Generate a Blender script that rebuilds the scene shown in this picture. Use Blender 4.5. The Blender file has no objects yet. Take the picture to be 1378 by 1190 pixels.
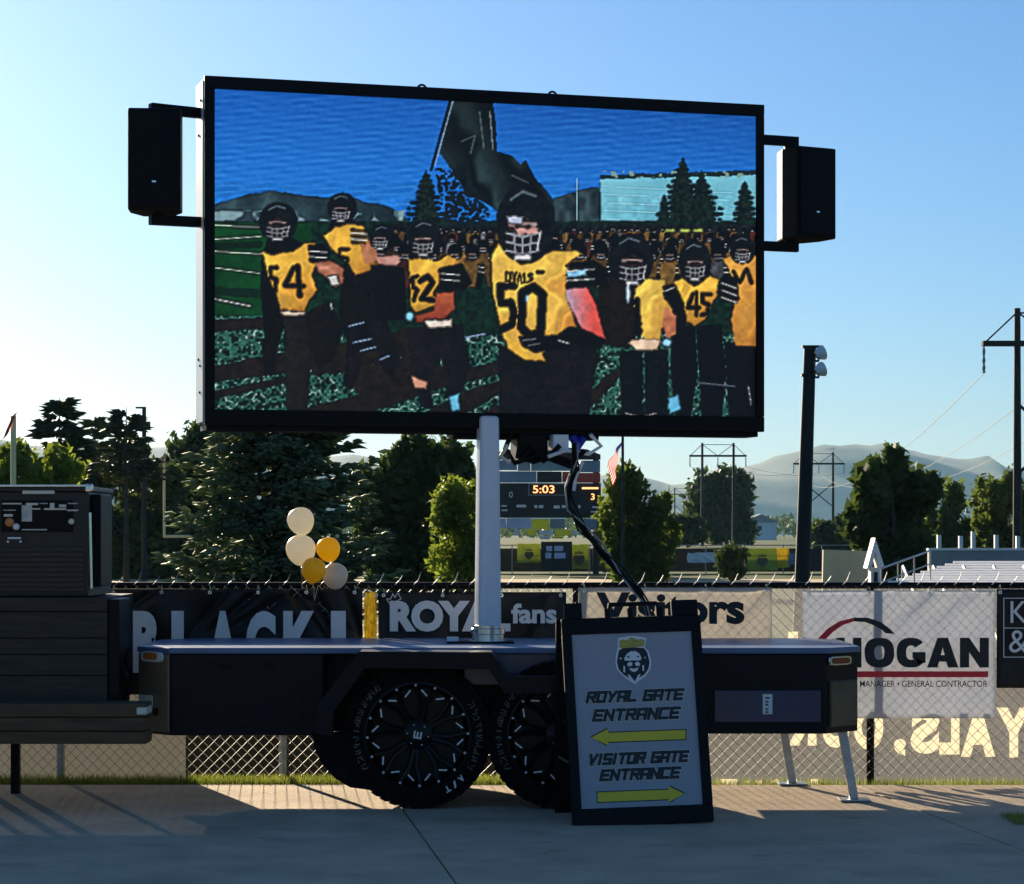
import bpy, bmesh, math, random
import numpy as np
from mathutils import Vector, Matrix, Euler
R = math.radians
random.seed(7); rng = np.random.default_rng(7)
S = bpy.context.scene
C = S.collection

# ------------------------------------------------------------------ camera, sky, sun, exposure
F = 3300.0; HC = 1.6; HOR = 720.0; W0, H0 = 1378.0, 1190.0     # focal length in photo pixels, eye height, horizon row
cam = bpy.data.cameras.new('camera'); camo = bpy.data.objects.new('camera', cam); C.objects.link(camo)
camo.location = (0, 0, HC); camo.rotation_euler = (R(90), 0, 0)
cam.sensor_fit = 'HORIZONTAL'; cam.sensor_width = 36; cam.lens = F / W0 * 36
cam.shift_y = (HOR - H0 / 2) / W0
cam.clip_start = 0.1; cam.clip_end = 40000
S.camera = camo
SUN_AZ, SUN_EL = -21.0, 15.0                                    # left of the view axis, above the horizon
wd = bpy.data.worlds.new('World'); S.world = wd; wd.use_nodes = True
nt = wd.node_tree; bg = nt.nodes['Background']
sk = nt.nodes.new('ShaderNodeTexSky'); sk.sky_type = 'NISHITA'; sk.sun_disc = False
sk.sun_elevation = R(SUN_EL); sk.sun_rotation = R(SUN_AZ)
sk.air_density = 1.05; sk.dust_density = 0.42; sk.ozone_density = 7.5; sk.altitude = 0
nt.links.new(sk.outputs[0], bg.inputs[0]); bg.inputs[1].default_value = 0.05
sl = bpy.data.lights.new('sun', 'SUN'); so = bpy.data.objects.new('sun', sl); C.objects.link(so)
sl.energy = 5.0; sl.angle = R(0.6); sl.color = (1.0, 0.83, 0.6)
sdir = Vector((math.sin(R(SUN_AZ)) * math.cos(R(SUN_EL)), math.cos(R(SUN_AZ)) * math.cos(R(SUN_EL)), math.sin(R(SUN_EL))))
so.rotation_euler = sdir.to_track_quat('Z', 'Y').to_euler(); so.location = (-20, 30, 20)
S.view_settings.view_transform = 'Standard'; S.view_settings.look = 'None'
S.view_settings.exposure = 1.28; S.view_settings.gamma = 1.0
S.render.engine = 'CYCLES'; S.cycles.use_denoising = True
S.cycles.max_bounces = 6; S.cycles.volume_bounces = 1; S.cycles.transparent_max_bounces = 8
S.cycles.sample_clamp_indirect = 8

# ------------------------------------------------------------------ helpers
def P(x, y, D):
    "world point seen at photo pixel (x, y) at distance D"
    return Vector(((x - W0 / 2) / F * D, D, HC + (HOR - y) / F * D))
def PX(x, D): return (x - W0 / 2) / F * D
def PZ(y, D): return HC + (HOR - y) / F * D
def lin(c):
    c = np.asarray(c, float) / 255
    return np.where(c <= .04045, c / 12.92, ((c + .055) / 1.055) ** 2.4)

class MB:
    def __init__(s, o=(0, 0, 0)): s.v = []; s.f = []; s.m = []; s.o = Vector(o)
    def add(s, vs, fs, mi=0):
        b = len(s.v); s.v += [tuple(Vector(v) - s.o) for v in vs]
        s.f += [tuple(b + i for i in f) for f in fs]; s.m += [mi] * len(fs); return s
    def box(s, x0, x1, y0, y1, z0, z1, mi=0, M=None):
        vs = [Vector((x, y, z)) for z in (z0, z1) for y in (y0, y1) for x in (x0, x1)]
        if M is not None: vs = [M @ v for v in vs]
        return s.add(vs, [(0, 2, 3, 1), (4, 5, 7, 6), (0, 1, 5, 4), (2, 6, 7, 3), (0, 4, 6, 2), (1, 3, 7, 5)], mi)
    def prism(s, pts, a0, a1, axis='y', mi=0):
        "pts 2D polygon; axis y: (x,z) pts, z: (x,y) pts, x: (y,z) pts"
        n = len(pts)
        mk = {'y': lambda p, a: (p[0], a, p[1]), 'z': lambda p, a: (p[0], p[1], a), 'x': lambda p, a: (a, p[0], p[1])}[axis]
        vs = [mk(p, a0) for p in pts] + [mk(p, a1) for p in pts]
        fs = [tuple(range(n)), tuple(range(2 * n - 1, n - 1, -1))] + [(i, (i + 1) % n + 0, (i + 1) % n + n, i + n)[::-1] for i in range(n)]
        return s.add(vs, fs, mi)
    def tube(s, pts, r, n=8, mi=0, cap=True):
        pts = [Vector(p) for p in pts]; rs = r if isinstance(r, (list, tuple)) else [r] * len(pts)
        vs = []; fs = []; up = None
        for i, p in enumerate(pts):
            t = (pts[min(i + 1, len(pts) - 1)] - pts[max(i - 1, 0)]).normalized()
            if up is None: up = t.orthogonal().normalized()
            up = (up - t * up.dot(t)).normalized(); sd = t.cross(up)
            for k in range(n):
                a = 2 * math.pi * k / n
                vs.append(p + (up * math.cos(a) + sd * math.sin(a)) * rs[i])
        for i in range(len(pts) - 1):
            for k in range(n):
                fs.append((i * n + k, i * n + (k + 1) % n, (i + 1) * n + (k + 1) % n, (i + 1) * n + k))
        if cap: fs += [tuple(range(n - 1, -1, -1)), tuple(range((len(pts) - 1) * n, len(pts) * n))]
        return s.add(vs, fs, mi)
    def lathe(s, prof, n=32, M=None, mi=0, closed=False):
        "prof of (radius, along); turned about local Z"
        vs = []; fs = []; k = len(prof)
        for j in range(n):
            a = 2 * math.pi * j / n
            for r, z in prof: vs.append(Vector((r * math.cos(a), r * math.sin(a), z)))
        if M is not None: vs = [M @ v for v in vs]
        for j in range(n):
            for i in range(k if closed else k - 1):
                i2 = (i + 1) % k; j2 = (j + 1) % n
                fs.append((j * k + i, j2 * k + i, j2 * k + i2, j * k + i2))
        return s.add(vs, fs, mi)
    def build(s, name, mat, parent=None, bevel=0, smooth=None, seg=2):
        me = bpy.data.meshes.new(name); me.from_pydata(s.v, [], s.f)
        mats = mat if isinstance(mat, (list, tuple)) else [mat]
        for m in mats: me.materials.append(m)
        if len(mats) > 1: me.polygons.foreach_set('material_index', s.m)
        if bevel:
            bm = bmesh.new(); bm.from_mesh(me)
            es = [e for e in bm.edges if len(e.link_faces) == 2 and e.calc_face_angle(0) > R(25)]
            bmesh.ops.bevel(bm, geom=es, offset=bevel, segments=seg, profile=.6, affect='EDGES', clamp_overlap=True)
            bm.to_mesh(me); bm.free()
        if smooth is not None:
            me.shade_smooth(); me.set_sharp_from_angle(angle=R(smooth))
        me.update()
        o = bpy.data.objects.new(name, me); C.objects.link(o)
        if parent: o.parent = parent
        return o
def fast_mesh(name, V, Fq, mat, parent=None, smooth=False):
    me = bpy.data.meshes.new(name); V = np.asarray(V, np.float32); Fq = np.asarray(Fq, np.int32)
    n, k = Fq.shape
    me.vertices.add(len(V)); me.vertices.foreach_set('co', V.ravel())
    me.loops.add(n * k); me.loops.foreach_set('vertex_index', Fq.ravel())
    me.polygons.add(n); me.polygons.foreach_set('loop_start', np.arange(n, dtype=np.int32) * k)
    me.update(calc_edges=True)
    if smooth: me.shade_smooth()
    me.materials.append(mat)
    o = bpy.data.objects.new(name, me); C.objects.link(o)
    if parent: o.parent = parent
    return o
def root(name, loc, label, cat, group=None, rz=0, kind=None, rx=0, ry=0):
    o = bpy.data.objects.new(name, None); C.objects.link(o); o.location = loc; o.rotation_euler = (rx, ry, rz)
    o.empty_display_size = .2
    return tag(o, label, cat, group, kind)
def tag(o, label=None, cat=None, group=None, kind=None):
    if label: o['label'] = label
    if cat: o['category'] = cat
    if group: o['group'] = group
    if kind: o['kind'] = kind
    return o
def dup(o, parent=None):
    c = o.copy(); C.objects.link(c); c.parent = parent
    for ch in list(o.children): dup(ch, c)
    return c
# --- lettering: Blender's built-in font turned into mesh and fitted to a rectangle
def text_fit(mb, s, x0, x1, z0, z1, place, off=0.0, mirror=False, mi=0, shear=0, sp=1.0, thick=0):
    cu = bpy.data.curves.new('t', 'FONT'); cu.body = s; cu.size = 1; cu.offset = off; cu.shear = shear; cu.space_character = sp
    cu.resolution_u = 4; cu.fill_mode = 'FRONT' if thick == 0 else 'BOTH'; cu.extrude = 0
    o = bpy.data.objects.new('t', cu); C.objects.link(o)
    bpy.context.view_layer.update()
    me = bpy.data.meshes.new_from_object(o.evaluated_get(bpy.context.evaluated_depsgraph_get()))
    co = np.array([v.co[:] for v in me.vertices]); a = co.min(0); b = co.max(0)
    u = (co[:, 0] - a[0]) / (b[0] - a[0]); w = (co[:, 1] - a[1]) / (b[1] - a[1])
    if mirror: u = 1 - u
    vs = [place(x0 + (x1 - x0) * uu, z0 + (z1 - z0) * ww) for uu, ww in zip(u, w)]
    fs = [tuple(p.vertices)[::-1] if mirror else tuple(p.vertices) for p in me.polygons]
    mb.add(vs, fs, mi)
    bpy.data.objects.remove(o); bpy.data.curves.remove(cu); bpy.data.meshes.remove(me)
GL = {'R': [[(0, 0), (0, 1), (1, 1), (1, .5), (0, .5)], [(.5, .5), (1, 0)]], 'O': [[(0, 0), (0, 1), (1, 1), (1, 0), (0, 0)]],
      'Y': [[(0, 1), (.5, .45), (1, 1)], [(.5, .45), (.35, 0)]], 'A': [[(0, 0), (0, 1), (1, 1), (1, 0)], [(0, .42), (1, .42)]],
      'L': [[(0, 1), (0, 0), (1, 0)]], 'G': [[(1, 1), (0, 1), (0, 0), (1, 0), (1, .5), (.55, .5)]], 'T': [[(0, 1), (1, 1)], [(.5, 1), (.5, 0)]],
      'E': [[(1, 1), (0, 1), (0, 0), (1, 0)], [(0, .5), (.9, .5)]], 'N': [[(0, 0), (0, 1), (1, 0), (1, 1)]], 'C': [[(1, 1), (0, 1), (0, 0), (1, 0)]],
      'V': [[(0, 1), (.4, 0), (1, 1)]], 'I': [[(.5, 0), (.5, 1)]], 'S': [[(1, 1), (0, 1), (0, .5), (1, .5), (1, 0), (0, 0)]]}
def stroke_seg(mb, a, b, w, place, k, mi=0):
    a = Vector(a); b = Vector(b); d = (b - a)
    if d.length < 1e-9: return
    d.normalize(); n = Vector((-d.y, d.x)) * w / 2; e = d * w / 2
    mb.add([place(*(a - e - n), k), place(*(b + e - n), k), place(*(b + e + n), k), place(*(a - e + n), k)], [(0, 1, 2, 3)], mi)
def stroke_text(mb, s, x0, x1, z0, z1, place, w, slant=.22, mi=0):
    adv = (x1 - x0) / (len(s) - sum(.45 for c in s if c in ' I')); gw = adv * .66; x = x0; h = z1 - z0; k = 0
    for ch in s:
        if ch in GL:
            g = gw * (.25 if ch == 'I' else 1)
            for pl in GL[ch]:
                for a, b in zip(pl, pl[1:]):
                    f = lambda p: (x + w / 2 + p[0] * g + p[1] * h * slant, z0 + w / 2 + p[1] * (h - w))
                    stroke_seg(mb, f(a), f(b), w, place, k, mi); k += 1
        x += adv * (.55 if ch in ' I' else 1)

# ------------------------------------------------------------------ materials
def mat(name, col, rough=.6, metal=0, var=0.0, vscale=6, bump=0.0, bscale=40, spec=.5, coat=0, trans=0.0, col2=None, stretch=(1, 1, 1), detail=6, tcol=None, rvar=0.0):
    m = bpy.data.materials.new(name); m.use_nodes = True; n = m.node_tree.nodes; L = m.node_tree.links
    b = n['Principled BSDF']; b.inputs['Roughness'].default_value = rough; b.inputs['Metallic'].default_value = metal
    b.inputs['Specular IOR Level'].default_value = spec; b.inputs['Coat Weight'].default_value = coat; b.inputs['Coat Roughness'].default_value = .08
    col = tuple(col) + (1,); b.inputs['Base Color'].default_value = col
    tc = n.new('ShaderNodeTexCoord'); mp = n.new('ShaderNodeMapping'); mp.inputs['Scale'].default_value = stretch
    L.new(tc.outputs['Object'], mp.inputs[0]); mixo = None
    if var or col2:
        nz = n.new('ShaderNodeTexNoise'); nz.inputs['Scale'].default_value = vscale; nz.inputs['Detail'].default_value = detail; nz.inputs['Roughness'].default_value = .62
        L.new(mp.outputs[0], nz.inputs[0])
        cr = n.new('ShaderNodeValToRGB'); cr.color_ramp.elements[0].position = .32; cr.color_ramp.elements[1].position = .68
        c2 = tuple(col2) + (1,) if col2 else tuple(min(1, c * (1 + var)) for c in col[:3]) + (1,)
        c1 = col if col2 else tuple(c * (1 - var) for c in col[:3]) + (1,)
        cr.color_ramp.elements[0].color = c1; cr.color_ramp.elements[1].color = c2
        L.new(nz.outputs['Fac'], cr.inputs[0]); L.new(cr.outputs[0], b.inputs['Base Color']); mixo = cr.outputs[0]
        if rvar:
            mr = n.new('ShaderNodeMapRange'); mr.inputs['To Min'].default_value = rough - rvar; mr.inputs['To Max'].default_value = rough + rvar
            L.new(nz.outputs['Fac'], mr.inputs[0]); L.new(mr.outputs[0], b.inputs['Roughness'])
    if bump:
        n2 = n.new('ShaderNodeTexNoise'); n2.inputs['Scale'].default_value = bscale; n2.inputs['Detail'].default_value = 5
        L.new(mp.outputs[0], n2.inputs[0]); bp = n.new('ShaderNodeBump'); bp.inputs['Strength'].default_value = bump; bp.inputs['Distance'].default_value = .02
        L.new(n2.outputs['Fac'], bp.inputs['Height']); L.new(bp.outputs[0], b.inputs['Normal'])
    if trans:
        t = n.new('ShaderNodeBsdfTranslucent'); mx = n.new('ShaderNodeMixShader'); mx.inputs[0].default_value = trans
        t.inputs[0].default_value = tuple(tcol) + (1,) if tcol else col
        if mixo and not tcol: L.new(mixo, t.inputs[0])
        L.new(b.outputs[0], mx.inputs[1]); L.new(t.outputs[0], mx.inputs[2]); L.new(mx.outputs[0], n['Material Output'].inputs['Surface'])
    return m
def perforate(m, f):
    "open weave: a share of the light passes straight through"
    n = m.node_tree.nodes; L = m.node_tree.links; out = n['Material Output']; src = out.inputs['Surface'].links[0].from_socket
    t = n.new('ShaderNodeBsdfTransparent'); mx = n.new('ShaderNodeMixShader'); mx.inputs[0].default_value = f
    L.new(src, mx.inputs[1]); L.new(t.outputs[0], mx.inputs[2]); L.new(mx.outputs[0], out.inputs['Surface']); return m
def leafmat(name, a, b, trans=.4, scale=.8):
    return mat(name, a, .55, 0, col2=b, vscale=scale, detail=8, trans=trans, spec=.25)
def emit(name, col, st):
    m = bpy.data.materials.new(name); m.use_nodes = True; b = m.node_tree.nodes['Principled BSDF']
    b.inputs['Base Color'].default_value = (0.01, 0.01, 0.01, 1); b.inputs['Emission Color'].default_value = tuple(col) + (1,); b.inputs['Emission Strength'].default_value = st
    return m
M = dict(
    concrete=mat('concrete', (.6, .47, .32), .85, 0, .16, 2.2, .35, 90, spec=.25),
    joint=mat('joint', (.03, .028, .025), .95, 0, .3, 30),
    grass=mat('grass', (.055, .085, .018), .8, 0, .35, 5, .5, 60, spec=.1),
    blade=leafmat('blade', (.17, .22, .03), (.38, .4, .08), .5, 3),
    track=mat('track', (.42, .3, .15), .9, 0, .12, .5),
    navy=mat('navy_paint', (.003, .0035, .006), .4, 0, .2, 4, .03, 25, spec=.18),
    decksky=mat('deck_sky_reflection', (.09, .15, .26), .38, 0, .15, 4, .05, 25, spec=.5),
    black=mat('black_metal', (.0035, .0035, .004), .5, 0, .3, 12, .05, 60, spec=.16),
    blackplastic=mat('black_plastic', (.004, .004, .0045), .55, 0, .25, 25, .15, 200, spec=.18),
    bluebox=mat('blue_panel', (.008, .02, .07), .3, 0, .15, 5, coat=.3),
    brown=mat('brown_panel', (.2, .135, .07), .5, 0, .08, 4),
    olive=mat('olive_panel', (.06, .055, .03), .4, 0, .3, 5),
    cream=mat('cream_plastic', (.7, .66, .52), .5, 0, .06, 8),
    amber=mat('amber_lens', (.6, .2, .04), .2, 0, .2, 30, spec=.6),
    redlens=mat('red_lens', (.22, .04, .02), .2, 0, .2, 30, spec=.6),
    chrome=mat('chrome', (.75, .74, .72), .22, 1, .08, 20),
    steel=mat('galvanised', (.42, .43, .42), .42, .8, .2, 14, .05, 50),
    mast=mat('mast_paint', (.7, .73, .77), .32, 0, .05, 8),
    whitep=mat('white_paint', (.8, .8, .78), .35, 0, .03, 6),
    tyre=mat('tyre_rubber', (.004, .004, .004), .8, 0, .3, 20, .1, 120, spec=.15),
    rim=mat('rim_black', (.003, .003, .0035), .35, 0, .2, 10, spec=.2),
    lettergrey=mat('tyre_lettering', (.11, .11, .095), .6, 0, .3, 60),
    milled=mat('milled_alu', (.85, .85, .83), .4, .15, .1, 30),
    signgrey=mat('sign_panel', (.33, .335, .36), .45, 0, .04, 3),
    edge=mat('letter_edge', (.55, .54, .48), .5),
    ink=mat('black_ink', (.008, .008, .008), .5),
    white=mat('white_ink', (.78, .78, .76), .5, 0, .04, 10),
    yellow=mat('yellow_ink', (.75, .58, .02), .5, 0, .05, 10),
    gold=mat('crown_gold', (.42, .36, .05), .5, 0, .25, 40),
    red=mat('red_ink', (.72, .02, .03), .45, 0, .05, 10),
    bblack=mat('black_vinyl', (.012, .011, .009), .5, 0, .5, 5, .6, 6, spec=.4, trans=.1, tcol=(.05, .04, .02)),
    bgrey=mat('grey_vinyl', (.6, .6, .62), .5, 0, .04, 3, .25, 4, trans=.5, tcol=(.7, .73, .78)),
    bcream=mat('cream_vinyl', (.62, .58, .5), .5, 0, .05, 3, .25, 4, trans=.5, tcol=(.75, .72, .66)),
    byellow=mat('yellow_vinyl', (.7, .55, .05), .5, 0, .15, 8, .3, 5, trans=.4, tcol=(.7, .55, .08)),
    letter=mat('letter_vinyl', (.88, .87, .83), .5, 0, .05, 6, trans=.1, tcol=(.75, .72, .65)),
    mesh=mat('mesh_screen', (.62, .62, .62), .8, 0, .15, 30, trans=.4, tcol=(.45, .45, .44)),
    shademesh=mat('shading_sheet', (.24, .23, .2), .8, 0, .2, 20, trans=.2, tcol=(.2, .19, .16)),
    backletter=mat('backlit_letters', (.8, .74, .58), .6, 0, .06, 12, trans=.55, tcol=(.85, .76, .55)),
    meshblack=mat('black_mesh_screen', (.008, .008, .008), .8, 0, .3, 20),
    wire=mat('fence_wire_lit', (.55, .54, .5), .5, 0, .15, 30),
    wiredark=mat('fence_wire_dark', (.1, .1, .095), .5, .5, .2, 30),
    dark_ground=mat('dark_ground', (.009, .008, .006), .95, 0, .4, 9, 0, 30, spec=0),
    wood=mat('wood_plank', (.04, .032, .02), .75, 0, .35, 5, .4, 30, stretch=(.6, 6, 6)),
    ledge=mat('ledge_timber', (.085, .055, .022), .75, 0, .35, 4, .4, 25, stretch=(.6, 5, 5)),
    cab=mat('cabinet_metal', (.006, .005, .004), .45, 0, .35, 6, .05, 30),
    slat=mat('cabinet_slat', (.022, .016, .008), .5, 0, .3, 8),
    tarp=mat('blue_tarp', (.05, .07, .12), .5, 0, .3, 8, .5, 9),
    bark=mat('bark', (.05, .04, .03), .9, 0, .4, 8, .6, 20),
    pole=mat('dark_pole', (.012, .011, .01), .7, 0, .3, 3),
    farwhite=mat('far_white', (.8, .8, .77), .6, 0, .06, .5),
    fargrey=mat('far_grey', (.3, .3, .3), .7, 0, .2, .5),
    farblack=mat('far_black', (.015, .015, .016), .7, 0, .3, .5),
    farblue=mat('far_blue', (.1, .18, .34), .6, 0, .2, .5),
    slate=mat('far_slate', (.2, .27, .34), .6, 0, .25, .5),
    teal=mat('far_teal', (.2, .32, .32), .6, 0, .25, .5),
    farred=mat('far_red', (.45, .05, .03), .6, 0, .2, .5),
    lime=mat('far_lime', (.45, .5, .05), .6, 0, .15, .6, trans=.3),
    faryellow=mat('far_yellow', (.75, .6, .03), .6, 0, .08, .6, trans=.4),
    cream_wall=mat('cream_wall', (.6, .5, .3), .8, 0, .1, 1),
    alu=mat('bleacher_alu', (.85, .82, .74), .4, 0, .1, 2),
    orange=emit('score_digit', (1, .35, .12), 1.2),
    lavender=mat('far_lavender', (.6, .6, .75), .6, 0, .1, .5),
    goal=mat('goal_yellow', (.85, .72, .35), .5, 0, .05, 2),
    ribbon=mat('ribbon', (.5, .04, .02), .6),
    bw=mat('balloon_white', (.85, .82, .74), .35, 0, .02, 6, trans=.5, tcol=(.9, .85, .7)),
    by=mat('balloon_yellow', (.85, .6, .02), .3, 0, .02, 6, trans=.5, tcol=(.9, .65, .02)),
    bg=mat('balloon_grey', (.6, .59, .56), .35, 0, .02, 6, trans=.3, tcol=(.6, .58, .5)),
    rock=mat('mountain_rock', (.14, .16, .13), .95, 0, .25, .002, detail=10),
    spruce=leafmat('spruce_needles', (.08, .12, .05), (.32, .4, .2), .35, .9),
    leafdark=leafmat('leaf_dark', (.02, .038, .012), (.09, .13, .025), .45, .35),
    leafmid=leafmat('leaf_mid', (.04, .07, .012), (.17, .22, .03), .55, .35),
    leafbright=leafmat('leaf_bright', (.09, .13, .015), (.26, .32, .035), .6, .4),
    leafconif=leafmat('leaf_conifer', (.02, .033, .012), (.05, .07, .02), .3, .3),
)

perforate(M['mesh'], .66); perforate(M['shademesh'], .03)
# ------------------------------------------------------------------ ground and pavement
def gz(D):
    pts = [(-400, -.06), (16.6, -.06), (40, -1.4), (205, -1.4), (320, -.1), (20000, -.1)]
    for (a, za), (b, zb) in zip(pts, pts[1:]):
        if D <= b: return za + (zb - za) * (D - a) / (b - a)
    return -.1
ys = [-300, 0, 8, 15.5, 16.6, 22, 30, 40, 60, 100, 138, 170, 205, 260, 320, 600, 1500, 4000, 9600]; xs = [-6500, -1500, -300, -60, -10, 10, 60, 300, 1500, 6500]
mb = MB(); mb.add([(x, y, gz(y)) for y in ys for x in xs], [(j * 10 + i, j * 10 + i + 1, (j + 1) * 10 + i + 1, (j + 1) * 10 + i) for j in range(len(ys) - 1) for i in range(9)])
tag(mb.build('ground', M['grass']), kind='structure')
mb = MB(); mb.add([(-120, 138, -1.39), (120, 138, -1.39), (120, 166, -1.39), (-120, 166, -1.39)], [(0, 1, 2, 3)])
tag(mb.build('running_track', M['track']), kind='structure')
mb = MB(); mb.add([(-9, 1, -.03), (9, 1, -.03), (9, 15.72, -.03), (-9, 15.72, -.03)], [(0, 1, 2, 3)])
def weathered(m):
    n = m.node_tree.nodes; L = m.node_tree.links; b = n['Principled BSDF']; src = b.inputs['Base Color'].links[0].from_socket
    tc = n.new('ShaderNodeTexCoord'); geo = tc.outputs['Object']
    def layer(src, sc_, lo, hi, col, det=4, vor=False):
        t = n.new('ShaderNodeTexVoronoi' if vor else 'ShaderNodeTexNoise'); t.inputs['Scale'].default_value = sc_; L.new(geo, t.inputs['Vector'])
        if vor: t.feature = 'DISTANCE_TO_EDGE'
        else: t.inputs['Detail'].default_value = det
        r = n.new('ShaderNodeMapRange'); r.inputs['From Min'].default_value = lo; r.inputs['From Max'].default_value = hi; L.new(t.outputs[0], r.inputs[0])
        mx = n.new('ShaderNodeMix'); mx.data_type = 'RGBA'; mx.blend_type = 'MULTIPLY'; L.new(r.outputs[0], mx.inputs[0]); L.new(src, mx.inputs[6]); mx.inputs[7].default_value = col + (1,); return mx.outputs[2]
    src = layer(src, .9, .52, .75, (.74, .72, .7)); src = layer(src, 3.5, .6, .7, (.82, .8, .78), 8); src = layer(src, 120, .62, .75, (.6, .58, .55), 2); src = layer(src, 45, .66, .72, (1.25, 1.22, 1.15), 2)
    L.new(src, b.inputs['Base Color'])
weathered(M['concrete'])
pave = tag(mb.build('pavement', M['joint']), kind='structure')
rows = [15.71, 12.66, 9.6, 6.5, 3.4]; J = .007
for ri in range(4):
    d1, d0 = rows[ri] - J, rows[ri + 1] + J
    for k in range(-3, 3):
        off = 0 if ri != 99 else 1.3
        xa = lambda d: -.437 + off + k * 3.0 - .125 * (d - 12.66) + J * 1.6
        xb = lambda d: -.437 + off + (k + 1) * 3.0 - .125 * (d - 12.66)
        s = MB(); dz = rng.uniform(-.002, .002)
        s.prism([(xa(d0), d0), (xb(d0), d0), (xb(d1), d1), (xa(d1), d1)], -.028, dz, 'z')
        s.build('slab', M['concrete'], pave, bevel=.006)
# mountain
def ridge(x):
    t = [(-4200, 330), (-2500, 420), (-1500, 300), (-600, 260), (300, 200), (560, 170), (730, 218), (900, 268), (1060, 296), (1200, 300), (1300, 275), (1370, 270), (1500, 252), (1560, 255), (1640, 215), (1900, 190), (2600, 330), (4200, 260)]
    for (a, za), (b, zb) in zip(t, t[1:]):
        if x <= b:
            u = (x - a) / (b - a); u = u * u * (3 - 2 * u); return za + (zb - za) * u
    return 200
mb = MB(); nx, ny = 170, 16; vs = []; fs = []
for j in range(ny):
    v = j / (ny - 1)
    for i in range(nx):
        x = -4200 + 8400 * i / (nx - 1); h = ridge(x) + 6 * math.sin(x * .021) + 4 * math.sin(x * .057 + 1)
        y = 7000 + 1200 * v + 60 * math.sin(x * .01 + v * 7)
        z = h * (math.sin(v * math.pi * .5) ** 1.1 if v < .85 else 1) * (1 if v <= .999 else 1) + (1 - v) * 14 * math.sin(x * .02 + v * 20)
        vs.append((x, y, max(z, -.05 * 0 - 2) if v > 0 else -2))
for j in range(ny - 1):
    for i in range(nx - 1): fs.append((j * nx + i, j * nx + i + 1, (j + 1) * nx + i + 1, (j + 1) * nx + i))
b0 = len(vs)
for i in range(nx): vs.append((-4200 + 8400 * i / (nx - 1), 9300, -2))
for i in range(nx - 1): fs.append(((ny - 1) * nx + i, (ny - 1) * nx + i + 1, b0 + i + 1, b0 + i))
mb.add(vs, fs); tag(mb.build('mountain', M['rock'], smooth=60), kind='structure')
mb = MB(); mb.add([(x, y, gz(y) + .008) for y in (16.12, 16.6, 22, 30, 40, 60) for x in (-16, 18)], [(2 * i, 2 * i + 1, 2 * i + 3, 2 * i + 2) for i in range(5)])
tag(mb.build('dark_ground_sheet', M['dark_ground']), kind='structure')  # near-black ground sheet added to darken what shows through the fence
# air
HAZE = 1
if HAZE:
    mb = MB(); mb.box(-6600, 6600, -320, 9700, -3, 350)
    hz = bpy.data.materials.new('haze'); hz.use_nodes = True; n = hz.node_tree.nodes; n.remove(n['Principled BSDF'])
    pv = n.new('ShaderNodeVolumePrincipled'); pv.inputs['Color'].default_value = (.4, .73, 1, 1); pv.inputs['Density'].default_value = 3.6e-5; pv.inputs['Anisotropy'].default_value = .15
    hz.node_tree.links.new(pv.outputs[0], n['Material Output'].inputs['Volume'])
    tag(mb.build('haze', hz), kind='stuff')

# ------------------------------------------------------------------ trees
def quads_cloud(cent, size, seed, up=.3):
    "one small leaf quad per centre"
    g = np.random.default_rng(seed); n = len(cent)
    d = g.normal(size=(n, 3)); d /= np.linalg.norm(d, axis=1)[:, None]
    e = np.cross(d, g.normal(size=(n, 3))); e /= np.linalg.norm(e, axis=1)[:, None]
    s = (size * g.uniform(.6, 1.3, n))[:, None]
    V = np.stack([cent - d * s, cent - e * s * .5, cent + d * s, cent + e * s * .5], 1).reshape(-1, 3)
    return V, np.arange(n * 4).reshape(-1, 4)
def broadleaf(D, xc, ytop, half, ybase, mt, label, seed, n=7000, leaf=.28, tall=1.0, clumps=42, name='broadleaf_tree', flat=0.0):
    g = np.random.default_rng(seed); z0 = gz(D); X = PX(xc, D); zt = PZ(ytop, D); rx = half / F * D; zb = max(PZ(ybase, D), z0 + .3)
    o = root(name, (X, D, z0), label, 'tree', 'trees round the field')
    H = zt - z0; cz = (zt + zb) / 2 - z0; rz = (zt - zb) / 2
    c = g.normal(size=(clumps, 3)); c /= np.linalg.norm(c, axis=1)[:, None]; c *= (g.uniform(.25, 1, clumps) ** .5)[:, None]
    c = np.sign(c) * np.abs(c) ** np.array([.85, .85, .78])                       # boxier than a ball
    low = g.random(clumps) < .3; c[low, 2] = g.uniform(-1, -.35, low.sum()); c[low, :2] *= .9
    cr = g.uniform(.15, .46, clumps)
    c *= (1.04 - cr * .7)[:, None]
    w = cr ** 2; idx = g.choice(clumps, n, p=w / w.sum())
    d = g.normal(size=(n, 3)); d /= np.linalg.norm(d, axis=1)[:, None]
    p = c[idx] + d * (cr[idx] * g.uniform(.45, 1.05, n))[:, None]
    p = p * np.array([rx, rx * .9, rz]) * (1 + g.normal(0, .05, (n, 1))) + np.array([0, 0, cz])
    V, Fq = quads_cloud(p, leaf, seed + 1)
    fast_mesh('crown', V, Fq, mt, o)
    t = MB(); tr = max(.12, H * .022)
    t.tube([(0, 0, -.1), (g.uniform(-.1, .1), 0, H * .25), (g.uniform(-.2, .2), 0, cz), (0, 0, cz + rz * .5)], [tr * 1.25, tr, tr * .6, tr * .15], 7)
    for k in range(9):
        q = c[g.integers(clumps)] * np.array([rx, rx, rz]) * .85 + np.array([0, 0, cz]); h0 = H * g.uniform(.18, .5)
        m_ = Vector(q) * .5 + Vector((0, 0, h0)) * .5 + Vector((0, 0, -.05 * H))
        t.tube([(0, 0, h0), m_, q], [tr * .45, tr * .3, tr * .08], 5)
    t.build('trunk', M['bark'], o, smooth=60)
    return o
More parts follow.
